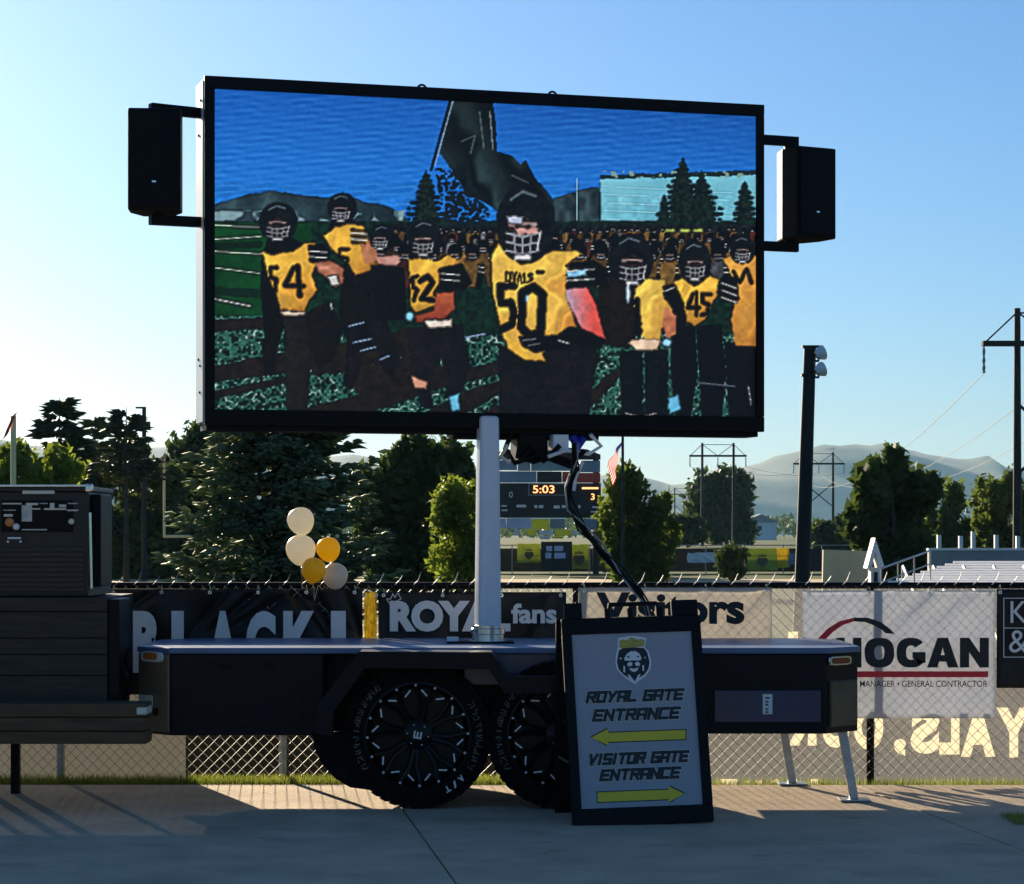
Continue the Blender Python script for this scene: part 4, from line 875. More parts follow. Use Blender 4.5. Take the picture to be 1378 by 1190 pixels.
# hills, stadium building
paint(inpoly([(285, 278), (300, 272), (335, 262), (365, 257), (400, 262), (440, 267), (470, 263), (490, 272), (520, 277), (545, 291), (560, 305), (285, 310)]), (20, 32, 38), (60, 84, 92), N20)
speck((QY > 283) & (QY < 298) & (QX < 545), [(80, 112, 122), (120, 150, 158)], N8 * .6 + N20 * .5, .58)
paint(inpoly([(740, 270), (775, 258), (797, 252), (808, 254), (808, 310), (740, 310)]), (24, 36, 42), (60, 80, 86), N8)
paint(inpoly([(808, 237), (1020, 231), (1020, 312), (808, 303)]), (104, 176, 198), (122, 192, 210), N20)
for k in range(5): line([(810, 250 + k * 11), (1020, 262 + k * 10)], 1.2, (140, 205, 222))
paint(inpoly([(808, 235), (1020, 229), (1020, 236), (808, 241)]), (24, 44, 52)); speck((QX > 808) & (QY > 230) & (QY < 239), [(120, 150, 140)], N5, .72)
paint(inpoly([(808, 299), (872, 300), (872, 308), (808, 308)]), (10, 16, 18)); line([(777, 240), (777, 310)], 1.6, (150, 190, 200)); line([(750, 309), (777, 310)], 1.6, (150, 190, 200))
def fir(cx, top, base, hw, col=(9, 16, 14)):
    t = np.clip((QY - top) / (base - top), 0, 1); m_ = (QY > top) & (QY < base) & (np.abs(QX - cx) < hw * t ** .75 * (.62 + .75 * np.abs(np.sin(QY * .42)) * N5 * 1.3)); paint(m_, col, (24, 44, 36), N3)
fir(574, 228, 310, 27); fir(920, 211, 312, 31); fir(945, 229, 312, 27); fir(1003, 243, 312, 18); fir(895, 262, 312, 14)
# field
paint(QY > 298, (8, 26, 18), (18, 48, 34), N5)
m_ = (QX < 420) & (QY > 300) & (QY < 440); paint(m_, (8, 50, 22), (14, 74, 34), N20)
for y0, y1 in ((303, 306), (322, 318), (338, 342), (360, 368)): line([(288, y0), (352, y1)], 1.8, (176, 196, 178))
line([(288, 402), (338, 412)], 3.4, (180, 196, 188)); line([(288, 331), (350, 329)], 9, (10, 34, 18)); line([(288, 392), (350, 394)], 12, (9, 36, 20))
low = (QY > 425) & ((QX < 430) | (QY > 450)); paint(low, (18, 56, 48), (70, 132, 116), N3); speck(low, [(112, 164, 152), (150, 190, 180)], N3 * .7 + N5 * .4, .74); IMG[low & (N3 < .33)] = (10, 30, 27)
DK, DK2 = (22, 18, 13), (33, 27, 20)
for pts in ([(285, 430), (400, 426), (400, 438), (285, 447)], [(285, 494), (360, 478), (470, 466), (480, 480), (400, 500), (285, 515)], [(285, 527), (390, 506), (395, 513), (285, 538)], [(400, 552), (470, 535), (560, 505), (690, 485), (690, 500), (600, 520), (520, 548), (470, 562), (400, 562)], [(560, 562), (630, 525), (690, 508), (690, 518), (620, 562)], [(640, 562), (690, 536), (690, 562)], [(780, 540), (836, 492), (836, 506), (790, 556)], [(420, 470), (560, 440), (560, 475), (470, 500), (420, 505)], [(470, 500), (580, 470), (600, 500), (520, 525), (480, 530)]): paint(inpoly(pts), DK, DK2, N8)
# rows of players and people farther back
GOLD, ORG, BLK, WHT, SKIN = (224, 174, 66), (206, 122, 44), (8, 8, 9), (228, 228, 224), (168, 108, 76)
def stripes(x0, y0, x1, y1, n_=5, sl=.2):
    for k in range(n_): y = y0 + (y1 - y0) * k / (n_ - 1); line([(x0, y), (x1, y + (x1 - x0) * sl * .4)], abs(y1 - y0) / n_ * .62, WHT if k % 2 else BLK)
m_ = (QY > 301) & (QY < 372) & (QX > 505); paint(m_, (9, 14, 14), (28, 40, 38), N5)
g3 = np.random.default_rng(12)
for row, (yb, sz) in enumerate(((313, 5.5), (326, 9), (340, 13), (352, 16))):
    x = 508 + g3.uniform(0, 8)
    while x < 1018:
        c = (200, 150, 74) if g3.random() < .7 else [(150, 160, 160), (22, 26, 28), (120, 60, 50), (190, 196, 204)][g3.integers(4)]
        k = g3.uniform(.4, .95); yy = yb + g3.uniform(-2, 2)
        m_ = inpoly([(x - sz, yy + sz * .6), (x - sz * .6, yy - sz * .1), (x + sz * .6, yy - sz * .1), (x + sz, yy + sz * .7), (x + sz * .7, yy + sz * 2.2), (x - sz * .7, yy + sz * 2.2)]); paint(m_, np.array(c) * k, np.array(c) * k * .5, N5)
        paint(ell(x, yy - sz * .75, sz * .62, sz * .72), (8, 9, 11)); line([(x - sz * .3, yy - sz * .55), (x + sz * .25, yy - sz * .55)], sz * .16, (150, 130, 124)); line([(x - sz * .35, yy - sz * .3), (x, yy - sz * .22), (x + sz * .3, yy - sz * .3)], sz * .13, (170, 172, 178)); line([(x + sz * .8, yy + sz * .5), (x + sz * .5, yy + sz * 2.2)], sz * .5, (10, 10, 11)); stripes(x + sz * .5, yy + sz * .3, x + sz * 1.0, yy + sz * .9, 4) if sz > 8 else None; x += sz * g3.uniform(1.4, 2.6)
for x in (898, 918, 936): line([(x, 310), (x + 9, 310)], 6, (172, 188, 92))
def soft(m_, cx, cy, r, k=.45):
    "fall-off across a figure so it reads as round"
    d = np.clip(((QX - cx + r * .35) ** 2 + (QY - cy + r * .35) ** 2) / (r * r * 2.2), 0, 1); IMG[m_] *= (1.08 - k * d[m_])[:, None]
def helmet(cx, cy, rx, ry, f=0.0):
    e = ((QX - cx) / rx) ** 2 + ((QY - cy) / ry) ** 2 < 1; paint(e, (9, 10, 12), (20, 24, 27), N8); x = cx + f * rx
    line([(cx - rx * .5, cy - ry * .62), (cx - rx * .1, cy - ry * .82), (cx + rx * .35, cy - ry * .7)], max(1.6, ry * .1), (84, 98, 110))
    face = ((QX - x) / (rx * .55)) ** 2 + ((QY - cy - ry * .3) / (ry * .5)) ** 2 < 1; paint(face, (66, 46, 38), (20, 16, 16), N5)
    line([(x - rx * .42, cy + ry * .02), (x + rx * .42, cy + ry * .02)], ry * .16, (150, 128, 124)); line([(x - rx * .2, cy + ry * .1), (x + rx * .22, cy + ry * .1)], ry * .1, (24, 18, 18))
    w = max(1.3, ry * .085)
    for t in (.3, .52, .74): line([(x - rx * .56, cy + ry * (t - .06)), (x, cy + ry * (t + .04)), (x + rx * .56, cy + ry * (t - .06))], w, (158, 160, 168))
    for t in (-.3, 0, .3): line([(x + rx * t, cy + ry * .25), (x + rx * t * .8, cy + ry * .84)], w, (136, 138, 146))
    line([(x - rx * .22, cy + ry * .86), (x + rx * .22, cy + ry * .86)], ry * .16, (214, 214, 218)); line([(x + rx * .62, cy + ry * .2), (x + rx * .5, cy + ry * .66)], w, (196, 198, 204))
def jersey(pts, c=GOLD, c2=ORG):
    a = np.array(pts, float); cx, cy = a.mean(0); r = max(np.ptp(a[:, 0]), np.ptp(a[:, 1])) * .5; m_ = inpoly(pts)
    paint(m_, c, c2, np.clip(.12 + (QX - cx) / r * .36 + (QY - cy) / r * .3 + (N20 - .5) * .5, 0, 1)); f = np.sin((QX * .8 + QY * .45) * .16 + N20 * 8); IMG[m_] *= (1 + .1 * f[m_] * (N8[m_] + .3))[:, None]
    soft(m_, cx, cy, r, .22); return m_
def leg(pts, c=(24, 22, 23)):
    c = tuple(v * .6 for v in c); a = np.array(pts, float); m_ = inpoly(pts); xc = a[:, 0].mean(); w = np.ptp(a[:, 0]) + 1; paint(m_, c, tuple(v * 1.5 for v in c), np.clip(.5 - np.abs(QX - xc + w * .15) / w + (N8 - .5) * .5, 0, 1))
# player at the back with arm bent, number 5
leg([(462, 362), (500, 360), (512, 420), (498, 470), (470, 470), (456, 420)], (22, 20, 18)); leg([(470, 440), (492, 440), (486, 500), (474, 525), (462, 520)]); leg([(496, 430), (520, 430), (540, 480), (530, 510), (516, 500)])
paint(inpoly([(438, 318), (448, 296), (474, 296), (492, 306), (468, 306)]), (11, 11, 12)); jersey([(435, 318), (451, 305), (468, 300), (490, 304), (500, 330), (506, 362), (479, 371), (465, 350), (445, 335)]); helmet(461, 280, 20, 20, -.1)
stripes(474, 309, 494, 326, 5); line([(470, 335), (458, 336), (457, 345), (468, 348), (466, 358), (457, 360)], 3.6, BLK)
paint(inpoly([(486, 330), (505, 322), (510, 350), (492, 356)]), (206, 140, 100), (150, 92, 66), N8); paint(inpoly([(505, 345), (538, 342), (541, 352), (534, 360), (510, 356)]), (222, 176, 164), (170, 110, 96), N8); helmet(515, 320, 17, 18, -.2); leg([(500, 356), (545, 360), (548, 430), (505, 432)], (16, 16, 17))
# left player with number 54
leg([(352, 345), (372, 352), (386, 430), (372, 478), (358, 470), (352, 400)], (17, 15, 14)); leg([(352, 455), (374, 455), (370, 500), (356, 505)], (20, 18, 16))
paint(inpoly([(354, 340), (362, 318), (390, 318), (412, 328), (394, 340), (366, 346)]), (12, 12, 13)); jersey([(352, 337), (366, 342), (394, 337), (411, 326), (425, 328), (430, 348), (421, 370), (428, 391), (417, 405), (411, 419), (377, 416), (372, 396), (362, 375)])
helmet(375, 299, 26, 27, -.05); paint(inpoly([(416, 330), (436, 328), (446, 342), (440, 354), (418, 352)]), BLK); stripes(418, 334, 441, 349, 5); paint(inpoly([(424, 352), (444, 349), (464, 360), (463, 380), (452, 388), (440, 374), (428, 366)]), (150, 90, 62), (206, 140, 116), N8); paint(inpoly([(440, 372), (455, 370), (457, 383), (446, 385)]), WHT)
line([(396, 360), (384, 384), (409, 385)], 5.2, BLK); line([(401, 358), (404, 398)], 6, BLK); line([(373, 360), (364, 361), (364, 373), (372, 376), (371, 391), (363, 393)], 4.6, BLK)
paint(inpoly([(376, 418), (413, 419), (409, 427), (382, 426)]), (214, 190, 168)); leg([(382, 427), (414, 424), (420, 470), (414, 552), (386, 552), (384, 490)], (38, 34, 29)); leg([(412, 420), (444, 405), (462, 440), (452, 480), (430, 500), (418, 470)], (24, 22, 20)); line([(446, 408), (447, 416)], 4, (150, 156, 160))
# middle player with number 52
leg([(547, 440), (588, 440), (600, 470), (584, 505), (560, 512), (552, 480)], (30, 27, 28)); leg([(585, 438), (622, 436), (634, 490), (620, 535), (602, 535), (596, 490)], (28, 25, 27)); leg([(560, 505), (578, 510), (585, 552), (566, 548)], (22, 22, 24))
jersey([(549, 348), (565, 346), (587, 351), (604, 343), (620, 351), (612, 366), (593, 379), (584, 394), (588, 411), (561, 421), (553, 413), (552, 377)]); helmet(572, 321, 23, 26, -.1); paint(inpoly([(592, 362), (622, 354), (636, 380), (624, 392), (592, 390)]), (12, 12, 12)); stripes(594, 364, 619, 380, 5)
line([(566, 378), (576, 372), (583, 380), (568, 402), (584, 404)], 6, BLK); line([(562, 372), (555, 374), (556, 386), (562, 390), (557, 404)], 4.5, BLK)
paint(inpoly([(587, 394), (612, 392), (613, 416), (597, 431), (561, 434), (559, 425), (584, 418)]), (182, 92, 58), (126, 54, 36), np.clip((QY - 392) / 45 + (N8 - .5) * .4, 0, 1)); paint(inpoly([(570, 431), (610, 429), (608, 441), (576, 442)]), (226, 208, 196)); paint(ell(552, 426, 6, 7), (128, 196, 226))
paint(inpoly([(553, 505), (577, 513), (575, 524), (558, 522)]), (206, 150, 124)); paint(inpoly([(604, 532), (619, 529), (620, 553), (608, 553)]), (108, 190, 226))
for x, y, w in ((480, 437, 20), (488, 459, 24), (496, 470, 20), (518, 482, 12), (640, 452, 26)): line([(x - w / 2, y + 2), (x + w / 2, y - 3)], 3.6, (132, 156, 192))
# players at the right: dark one, number 45, edge one
leg([(905, 438), (936, 440), (940, 500), (930, 562), (910, 562), (903, 500)], (10, 11, 12)); leg([(938, 440), (972, 436), (978, 500), (972, 562), (945, 562)], (10, 11, 12)); leg([(976, 460), (1020, 462), (1020, 562), (982, 562)], (11, 12, 13)); line([(940, 515), (990, 520)], 2, (90, 100, 116)); line([(1008, 520), (1012, 545)], 2.5, (150, 156, 160))
jersey([(973, 348), (990, 342), (1020, 344), (1020, 468), (990, 466), (984, 430), (990, 400), (986, 372)], (218, 160, 70)); helmet(1000, 336, 17, 19)
paint(inpoly([(912, 378), (920, 362), (952, 362), (964, 374), (936, 388)]), (11, 11, 12)); paint(inpoly([(906, 382), (924, 410), (924, 440), (902, 440), (898, 400)]), (12, 12, 12)); jersey([(907, 379), (919, 373), (936, 385), (956, 370), (971, 377), (970, 394), (958, 411), (950, 430), (936, 440), (924, 433), (921, 408)]); helmet(936, 352, 22, 28); paint(inpoly([(970, 374), (992, 372), (996, 404), (974, 408), (966, 394)]), BLK); stripes(972, 376, 992, 400, 6, .9)
line([(934, 396), (926, 414), (942, 414)], 4.5, BLK); line([(938, 394), (938, 424)], 4.5, BLK); line([(957, 396), (946, 396), (946, 407), (955, 410), (953, 422), (945, 424)], 4.5, BLK); line([(988, 366), (996, 380), (1006, 362), (1012, 380)], 4, BLK)
leg([(806, 372), (856, 372), (862, 440), (846, 470), (808, 462)], (34, 26, 17)); helmet(850, 350, 30, 36, .05)
jersey([(855, 388), (873, 374), (896, 376), (897, 402), (907, 416), (905, 430), (893, 433), (890, 457), (876, 461), (865, 454), (862, 425), (854, 413)], (220, 182, 80)); line([(858, 404), (858, 448)], 7, BLK); line([(852, 410), (858, 404)], 4, BLK); paint(inpoly([(893, 386), (908, 382), (912, 396), (896, 402)]), BLK); line([(895, 392), (908, 387)], 2.4, WHT)
paint(ell(846, 395, 4, 14), (180, 206, 228)); paint(inpoly([(845, 462), (852, 456), (890, 457), (886, 472), (858, 472)]), (222, 190, 164)); paint(inpoly([(896, 412), (912, 424), (911, 450), (898, 456), (892, 440)]), (222, 146, 100), (150, 80, 60), N8); paint(ell(898, 461, 7, 6), (150, 205, 240))
leg([(834, 473), (866, 472), (866, 562), (838, 562)], (15, 19, 24)); leg([(868, 472), (899, 470), (900, 562), (870, 562)], (15, 19, 24)); paint(inpoly([(900, 536), (914, 530), (918, 552), (902, 558)]), (96, 170, 205)); line([(842, 556), (858, 560)], 3, (150, 150, 150)); line([(868, 560), (884, 556)], 3, (150, 150, 150))
# big dark flag on a pole
m_ = inpoly([(606, 130), (663, 130), (668, 165), (670, 204), (690, 208), (702, 222), (708, 215), (722, 240), (745, 270), (748, 300), (690, 300), (660, 276), (630, 262), (606, 225), (592, 205)]); paint(m_, (9, 14, 15), (34, 48, 50), np.clip(.5 + .5 * np.sin(QX * .11 - QY * .05 + N20 * 5), 0, 1) * N20 * 1.5)
line([(646, 150), (652, 200)], 2, (70, 84, 84)); line([(622, 190), (640, 182), (634, 206)], 2, (64, 76, 76)); line([(660, 150), (664, 200)], 1.6, (104, 122, 124)); line([(690, 236), (712, 246)], 2, (60, 72, 74))
line([(607, 134), (581, 228)], 4.2, (8, 12, 14)); line([(610, 136), (586, 222)], 1.4, (130, 160, 186)); speck(inpoly([(585, 225), (606, 228), (660, 285), (650, 310), (600, 300)]), [(16, 26, 32)], N3, .42)
# front player, number 50
leg([(672, 462), (690, 474), (736, 490), (734, 562), (672, 562)], (26, 24, 26)); leg([(734, 470), (790, 446), (806, 476), (792, 562), (734, 562)], (28, 25, 27))
jersey([(661, 345), (671, 326), (683, 337), (702, 357), (743, 337), (777, 337), (785, 342), (769, 352), (763, 377), (763, 402), (775, 433), (777, 444), (749, 454), (735, 452), (732, 478), (736, 488), (707, 484), (684, 468), (676, 450), (672, 433), (663, 391)], (226, 184, 80), (224, 128, 52)); helmet(708, 301, 39, 53, -.1)
paint(inpoly([(681, 290), (706, 291), (704, 301), (684, 300)]), (196, 206, 232)); paint(inpoly([(692, 306), (727, 305), (724, 315), (696, 315)]), (206, 152, 146)); paint(inpoly([(766, 354), (800, 350), (818, 362), (818, 384), (766, 388)]), BLK); stripes(764, 358, 800, 384, 5, -.15); paint(inpoly([(764, 366), (790, 362), (792, 371), (764, 375)]), (140, 195, 235))
m_ = inpoly([(763, 388), (791, 386), (804, 411), (816, 457), (783, 443), (772, 422), (763, 402)]); paint(m_, (196, 168, 190), (214, 84, 74), np.clip((QX - 764) / 40 + .2 * N8, 0, 1)); leg([(766, 440), (784, 444), (816, 458), (806, 472), (770, 462), (745, 458)], (12, 12, 13))
line([(692, 385), (674, 385), (675, 408), (688, 407), (693, 420), (690, 436), (676, 443)], 9, BLK); line([(704, 394), (702, 440), (712, 451), (728, 449), (731, 396), (718, 386), (704, 394)], 10.5, BLK); line([(710, 398), (709, 404)], 5, (176, 208, 235))
line([(682, 367), (682, 378), (687, 379), (688, 368), (682, 367)], 2.2, BLK); line([(690, 367), (693, 373), (696, 367)], 2.2, BLK); line([(693, 373), (693, 380)], 2.2, BLK); line([(697, 380), (700, 369), (703, 380)], 2.2, BLK); line([(706, 369), (706, 380), (710, 380)], 2.2, BLK); line([(717, 369), (712, 370), (717, 375), (712, 380)], 2.2, BLK); line([(724, 366), (731, 366)], 3.4, BLK)
jersey([(677, 448), (698, 462), (712, 476), (736, 486), (707, 485), (684, 470)], GOLD, GOLD); leg([(699, 452), (745, 452), (772, 450), (768, 468), (720, 474), (704, 466)], (10, 10, 11)); line([(704, 458), (722, 456)], 2.4, (120, 124, 128)); line([(712, 465), (728, 462)], 2, (96, 98, 100)); line([(752, 458), (766, 462)], 3, (190, 190, 190))
K_ = np.pad(IMG, ((1, 1), (1, 1), (0, 0)), mode='edge'); IMG = IMG * .5 + (K_[:-2, 1:-1] + K_[2:, 1:-1] + K_[1:-1, :-2] + K_[1:-1, 2:]) * .125
def blur(a, n_):
    for _ in range(n_): k_ = np.pad(a, ((1, 1), (1, 1), (0, 0)), mode='edge'); a = a * .2 + (k_[:-2, 1:-1] + k_[2:, 1:-1] + k_[1:-1, :-2] + k_[1:-1, 2:]) * .2
    return a
lum = IMG.mean(-1); gy, gx_ = np.gradient(blur(lum[..., None], 1)[..., 0]); ed = np.clip(np.hypot(gx_, gy) / 38, 0, 1) * (QY > 245); IMG = IMG * (1 - .55 * ed[..., None])     # dark contours of an over-sharpened broadcast
fig = (QY > 262)[..., None]; IMG = np.where(fig, IMG * (.88 + .26 * (N8 * .5 + N5 * .5))[..., None], IMG); IMG = IMG + .75 * (IMG - blur(IMG, 6))
IMG = 118 + (IMG - 118) * 1.05; IMG += (N3[..., None] - .5) * 12
IMG = np.clip(IMG, 3, 255); IMG *= (1 - .05 * (np.mod(np.arange(NZ + 1), 2) == 0))[:, None, None]
V = np.stack([GX, np.full_like(GX, .012), GZ], -1).reshape(-1, 3); idx = np.arange((NX + 1) * (NZ + 1)).reshape(NZ + 1, NX + 1)
Fq = np.stack([idx[:-1, :-1], idx[:-1, 1:], idx[1:, 1:], idx[1:, :-1]], -1).reshape(-1, 4)
ms = bpy.data.materials.new('led_picture'); ms.use_nodes = True; n = ms.node_tree.nodes; b = n['Principled BSDF']; at = n.new('ShaderNodeAttribute'); at.attribute_name = 'picture'
b.inputs['Base Color'].default_value = (.008, .008, .008, 1); b.inputs['Roughness'].default_value = .6; ms.node_tree.links.new(at.outputs['Color'], b.inputs['Emission Color']); b.inputs['Emission Strength'].default_value = 2 ** -S.view_settings.exposure
so_ = fast_mesh('picture_surface', V, Fq, ms, sc); ca = so_.data.color_attributes.new('picture', 'FLOAT_COLOR', 'POINT')
ca.data.foreach_set('color', np.concatenate([lin(IMG).reshape(-1, 3), np.ones((IMG.shape[0] * IMG.shape[1], 1))], 1).astype(np.float32).ravel())
# cabling below the screen
mb = MB(); cx = (MX - A.x) * math.cos(YAW) + (MY - A.y) * math.sin(YAW); sbx('mounting_plate', cx - .2, cx + .75, .1, .26, -.06, -.031, M['black']); sbx('junction_box', cx + .42, cx + .52, .0, .12, -.13, -.032, M['whitep']); sbx('motor_housing', cx + .2, cx + .4, .05, .2, -.2, -.032, M['black'])
mb = MB(); mb.tube([(cx + .56, .06, -.04), (cx + .6, .05, -.11), (cx + .63, .06, -.05)], .03, 8); mb.build('blue_connector', mat('blue_plug', (.01, .02, .4), .4), sc)
for k, (pts, m) in enumerate((([(.22, -.03), (.2, -.17), (.3, -.2), (.42, -.17), (.55, -.2), (.62, -.13)], 'black'), ([(.15, -.03), (.12, -.12), (.18, -.21), (.33, -.16), (.5, -.22), (.58, -.25)], 'black'), ([(.66, -.03), (.74, -.1), (.66, -.15), (.5, -.13), (.38, -.17)], 'whitep'), ([(.46, -.1), (.36, -.2), (.28, -.11), (.2, -.2)], 'black'), ([(.12, -.1), (.08, -.17), (.14, -.21)], 'cream'), ([(.6, -.2), (.56, -.3), (.55, -.38)], 'whitep'))):
    mb = MB(); mb.tube([(cx + x, .02 - .01 * k + .03 * math.sin(i), z) for i, (x, z) in enumerate(pts)], .017 if m == 'black' else .013, 7); mb.build('cable', M[m], sc, smooth=60)
mb = MB(); inv = Matrix.Translation((A.x, A.y, Z0)) @ Matrix.Rotation(YAW, 4, 'Z'); inv = inv.inverted()
pt = [inv @ P(x, y, 15.0) for x, y in ((772, 596), (774, 625), (764, 655), (766, 682), (782, 708), (806, 738), (834, 770), (858, 796), (872, 820), (878, 860))]
mb.tube(pt, [.014, .016, .021, .016, .019, .017, .018, .016, .017, .017], 10); mb.build('cable_loom', M['black'], sc, smooth=60)
for q in range(3):
    mb = MB(); mb.tube([p + Vector((.025 * math.cos(i * 1.3 + q * 2.1), -.02, .025 * math.sin(i * 1.7 + q * 2.1))) for i, p in enumerate(pt)], .006, 6); mb.build('loose_wire', M['black' if q else 'fargrey'], sc, smooth=60)

# ------------------------------------------------------------------ loudspeakers
def speaker(cx, cy, D, w, h, yaw, label, xs_, ya, yb):
    p = P(cx, cy, D); o = root('loudspeaker', (p.x, p.y, p.z - h / 2), label, 'loudspeaker', 'loudspeakers on the screen sides', rz=yaw)
    mb = MB(); mb.prism([(-w / 2, -.15), (w / 2, -.15), (w / 2, .02), (w * .3, .17), (-w * .3, .17), (-w / 2, .02)], 0, h, 'z'); mb.build('cabinet', M['blackplastic'], o, bevel=.012)
    mb = MB(); mb.box(-w / 2 + .018, w / 2 - .018, -.162, -.152, .02, h - .02); gr = mb.build('grille', M['black'], o, bevel=.006)
    mb = MB(); mb.box(-.012, .012, -.1665, -.1625, .16, .17); mb.build('badge', M['chrome'], gr)
    inv = (Matrix.Translation(o.location) @ Matrix.Rotation(yaw, 4, 'Z')).inverted()
    for (xa, y0, xb, y1, dr) in ((xs_[0], ya[0], xs_[1], ya[1], -1), (xs_[0], yb[0], xs_[1], yb[1], 1)):
        a = P(xa, y0, D); bD = 14.75 if xs_[1] < 600 else 15.72; b_ = P(xb, y1, bD); d = (b_ - a).normalized(); up = Vector((0, 0, 1)); sd = d.cross(up)
        mb = MB(); vs = [inv @ (q + up * s * .03 + sd * t * .025) for q in (a - d * .02, b_) for s, t in ((-1, -1), (-1, 1), (1, 1), (1, -1))]
        mb.add(vs, [(0, 1, 2, 3), (7, 6, 5, 4), (0, 4, 5, 1), (1, 5, 6, 2), (2, 6, 7, 3), (3, 7, 4, 0)])
        q = a + d * .04; vs2 = [inv @ (q + Vector((i, j, 0)) * .03 + Vector((0, 0, k))) for k in (0, dr * .085) for i, j in ((-1, -1), (1, -1), (1, 1), (-1, 1))]; mb.add(vs2, [(0, 1, 2, 3), (7, 6, 5, 4), (0, 4, 5, 1), (1, 5, 6, 2), (2, 6, 7, 3), (3, 7, 4, 0)])
        mb.build('mounting_arm', M['black'], o, bevel=.003, seg=1)
speaker(210, 219, 14.55, .31, .6, R(4), 'black loudspeaker on arms at the sunlit side of the screen', (206, 282), (146, 154), (296, 300))
speaker(1081, 263, 15.75, .3, .58, R(28), 'black loudspeaker with a bright lit side, on the shaded screen end', (1070, 1024), (191, 188), (333, 331))

# ------------------------------------------------------------------ sandwich board
SG = 13.55; sg = root('sandwich_board', (PX(866, SG), SG, 0), 'black A-frame sandwich board reading ROYAL GATE ENTRANCE with yellow arrows', 'sign', rz=R(6), ry=R(-1.6))
LEAN = R(13); k_ = 241.0
def plc(u, w, n_=0.0): return Vector((u, w * math.sin(LEAN) - n_ * math.cos(LEAN), w * math.cos(LEAN) + n_ * math.sin(LEAN)))
def U(x, y): return (x - (851 + 15 * (y - 857) / 230 + .3)) / k_
def Wy(y): return (1110 - y) / k_ / math.cos(LEAN)
def fbox(mb, u0, u1, w0, w1, n0, n1):
    vs = [plc(u, w, n_) for n_ in (n0, n1) for u, w in ((u0, w0), (u1, w0), (u1, w1), (u0, w1))]
    mb.add(vs, [(3, 2, 1, 0), (4, 5, 6, 7), (0, 1, 5, 4), (1, 2, 6, 5), (2, 3, 7, 6), (3, 0, 4, 7)])
hw = .395; top = Wy(836)
mb = MB(); fbox(mb, -hw, hw, .0, Wy(1087), -.03, .012); fbox(mb, -hw, hw, Wy(857), top, -.03, .012); fbox(mb, -hw, -hw + .055, Wy(1087) + .001, Wy(857) - .001, -.0295, .0115); fbox(mb, hw - .055, hw, Wy(1087) + .001, Wy(857) - .001, -.0295, .0115)
fbox(mb, -hw + .02, -hw + .12, top + .001, top + .09, -.028, .01); fbox(mb, hw - .16, hw - .01, top + .001, top + .09, -.028, .01); mb.build('front_frame', M['blackplastic'], sg, bevel=.006)
mb = MB(); mb.tube([plc(-.13, top), plc(-.12, top + .075), plc(.15, top + .075), plc(.16, top)], .013, 8)
for u in (-.13, .0, .17): mb.tube([plc(u, top - .01), plc(u, top + .05)], .018, 8)
mb.build('handle', M['blackplastic'], sg, smooth=50)
mb = MB(); fbox(mb, -hw + .05, hw - .05, Wy(1087) - .004, Wy(857) + .004, -.02, -.006); pn = mb.build('panel', M['signgrey'], sg)
mb = MB()
def back(u, w, n_): return Vector((u - .02, .62 - w * math.sin(LEAN) * 1.12 + n_, w * math.cos(LEAN)))
for u0, u1, w0, w1 in ((-hw, -hw + .06, 0, top), (hw - .06, hw, 0, top), (-hw, hw, .0, .1), (-hw, hw, top - .1, top), (-hw + .05, hw - .05, .1, top - .1)):
    e = .0 if u1 - u0 < .1 else .004; vs = [back(u, w, n_ ) for n_ in (0 + e, .03 - e) for u, w in ((u0, w0), (u1, w0), (u1, w1), (u0, w1))]; mb.add(vs, [(0, 1, 2, 3), (7, 6, 5, 4), (0, 4, 5, 1), (1, 5, 6, 2), (2, 6, 7, 3), (3, 7, 4, 0)])
mb.build('rear_frame', M['blackplastic'], sg)
for s in (-1, 1):
    mb = MB(); mb.lathe([(.018, 0), (.018, .02), (0, .022)], 10, Matrix.Translation(plc(s * hw, Wy(973))) @ Matrix.Rotation(s * R(90), 4, 'Y')); mb.build('latch', M['blackplastic'], sg)
    mb = MB(); a = plc(s * (hw - .02), .35, -.03); b_ = back(s * (hw - .02), .35, 0); mb.tube([a, b_], .006, 6); mb.build('spreader', M['steel'], sg)
PR = lambda u, w, k=0: plc(u, w, -.0018 + .0002 * (k % 9)); PR0 = lambda u, w, k=0: plc(u, w, -.0055 + .0002 * (k % 9))
for s, x0, x1, y0, y1 in (('ROYAL GATE', 788, 922, 933, 949), ('ENTRANCE', 797, 917, 957, 973.5), ('VISITOR GATE', 791, 928, 1015, 1031), ('ENTRANCE', 807, 917, 1036, 1052)):
    mb = MB(); stroke_text(mb, s, U(x0, y0), U(x1, y1), Wy(y1), Wy(y0), PR, .0175); mb.build('lettering', M['ink'], pn)
    mb = MB(); stroke_text(mb, s, U(x0, y0) - .0045, U(x1, y1) - .0045, Wy(y1) - .0045, Wy(y0) + .0045, PR0, .0265); mb.build('lettering_edge', M['edge'], pn)
def polyp(name, m, polys, h=0.0):
    for i, pts in enumerate(polys): mb = MB(); mb.add([plc(U(x, y), Wy(y), -.0048 + h + .0002 * i) for x, y in pts], [tuple(range(len(pts)))]); mb.build(name, m, pn)
AL = [(797, 994), (820, 983), (820, 988.5), (925, 988.5), (925, 1000.5), (820, 1000.5), (820, 1005)]; AR = [(923, 1072), (902, 1061.5), (902, 1066), (806, 1066), (806, 1078.5), (902, 1078.5), (902, 1082.5)]
def grow(pts, d):
    cx_ = sum(p[0] for p in pts) / len(pts); cy_ = sum(p[1] for p in pts) / len(pts); return [(x + math.copysign(d, x - cx_), y + math.copysign(d, y - cy_)) for x, y in pts]
polyp('arrow_outline', M['ink'], [grow(AL, 1.3), grow(AR, 1.3)]); polyp('arrow', M['yellow'], [AL, AR], .0012)
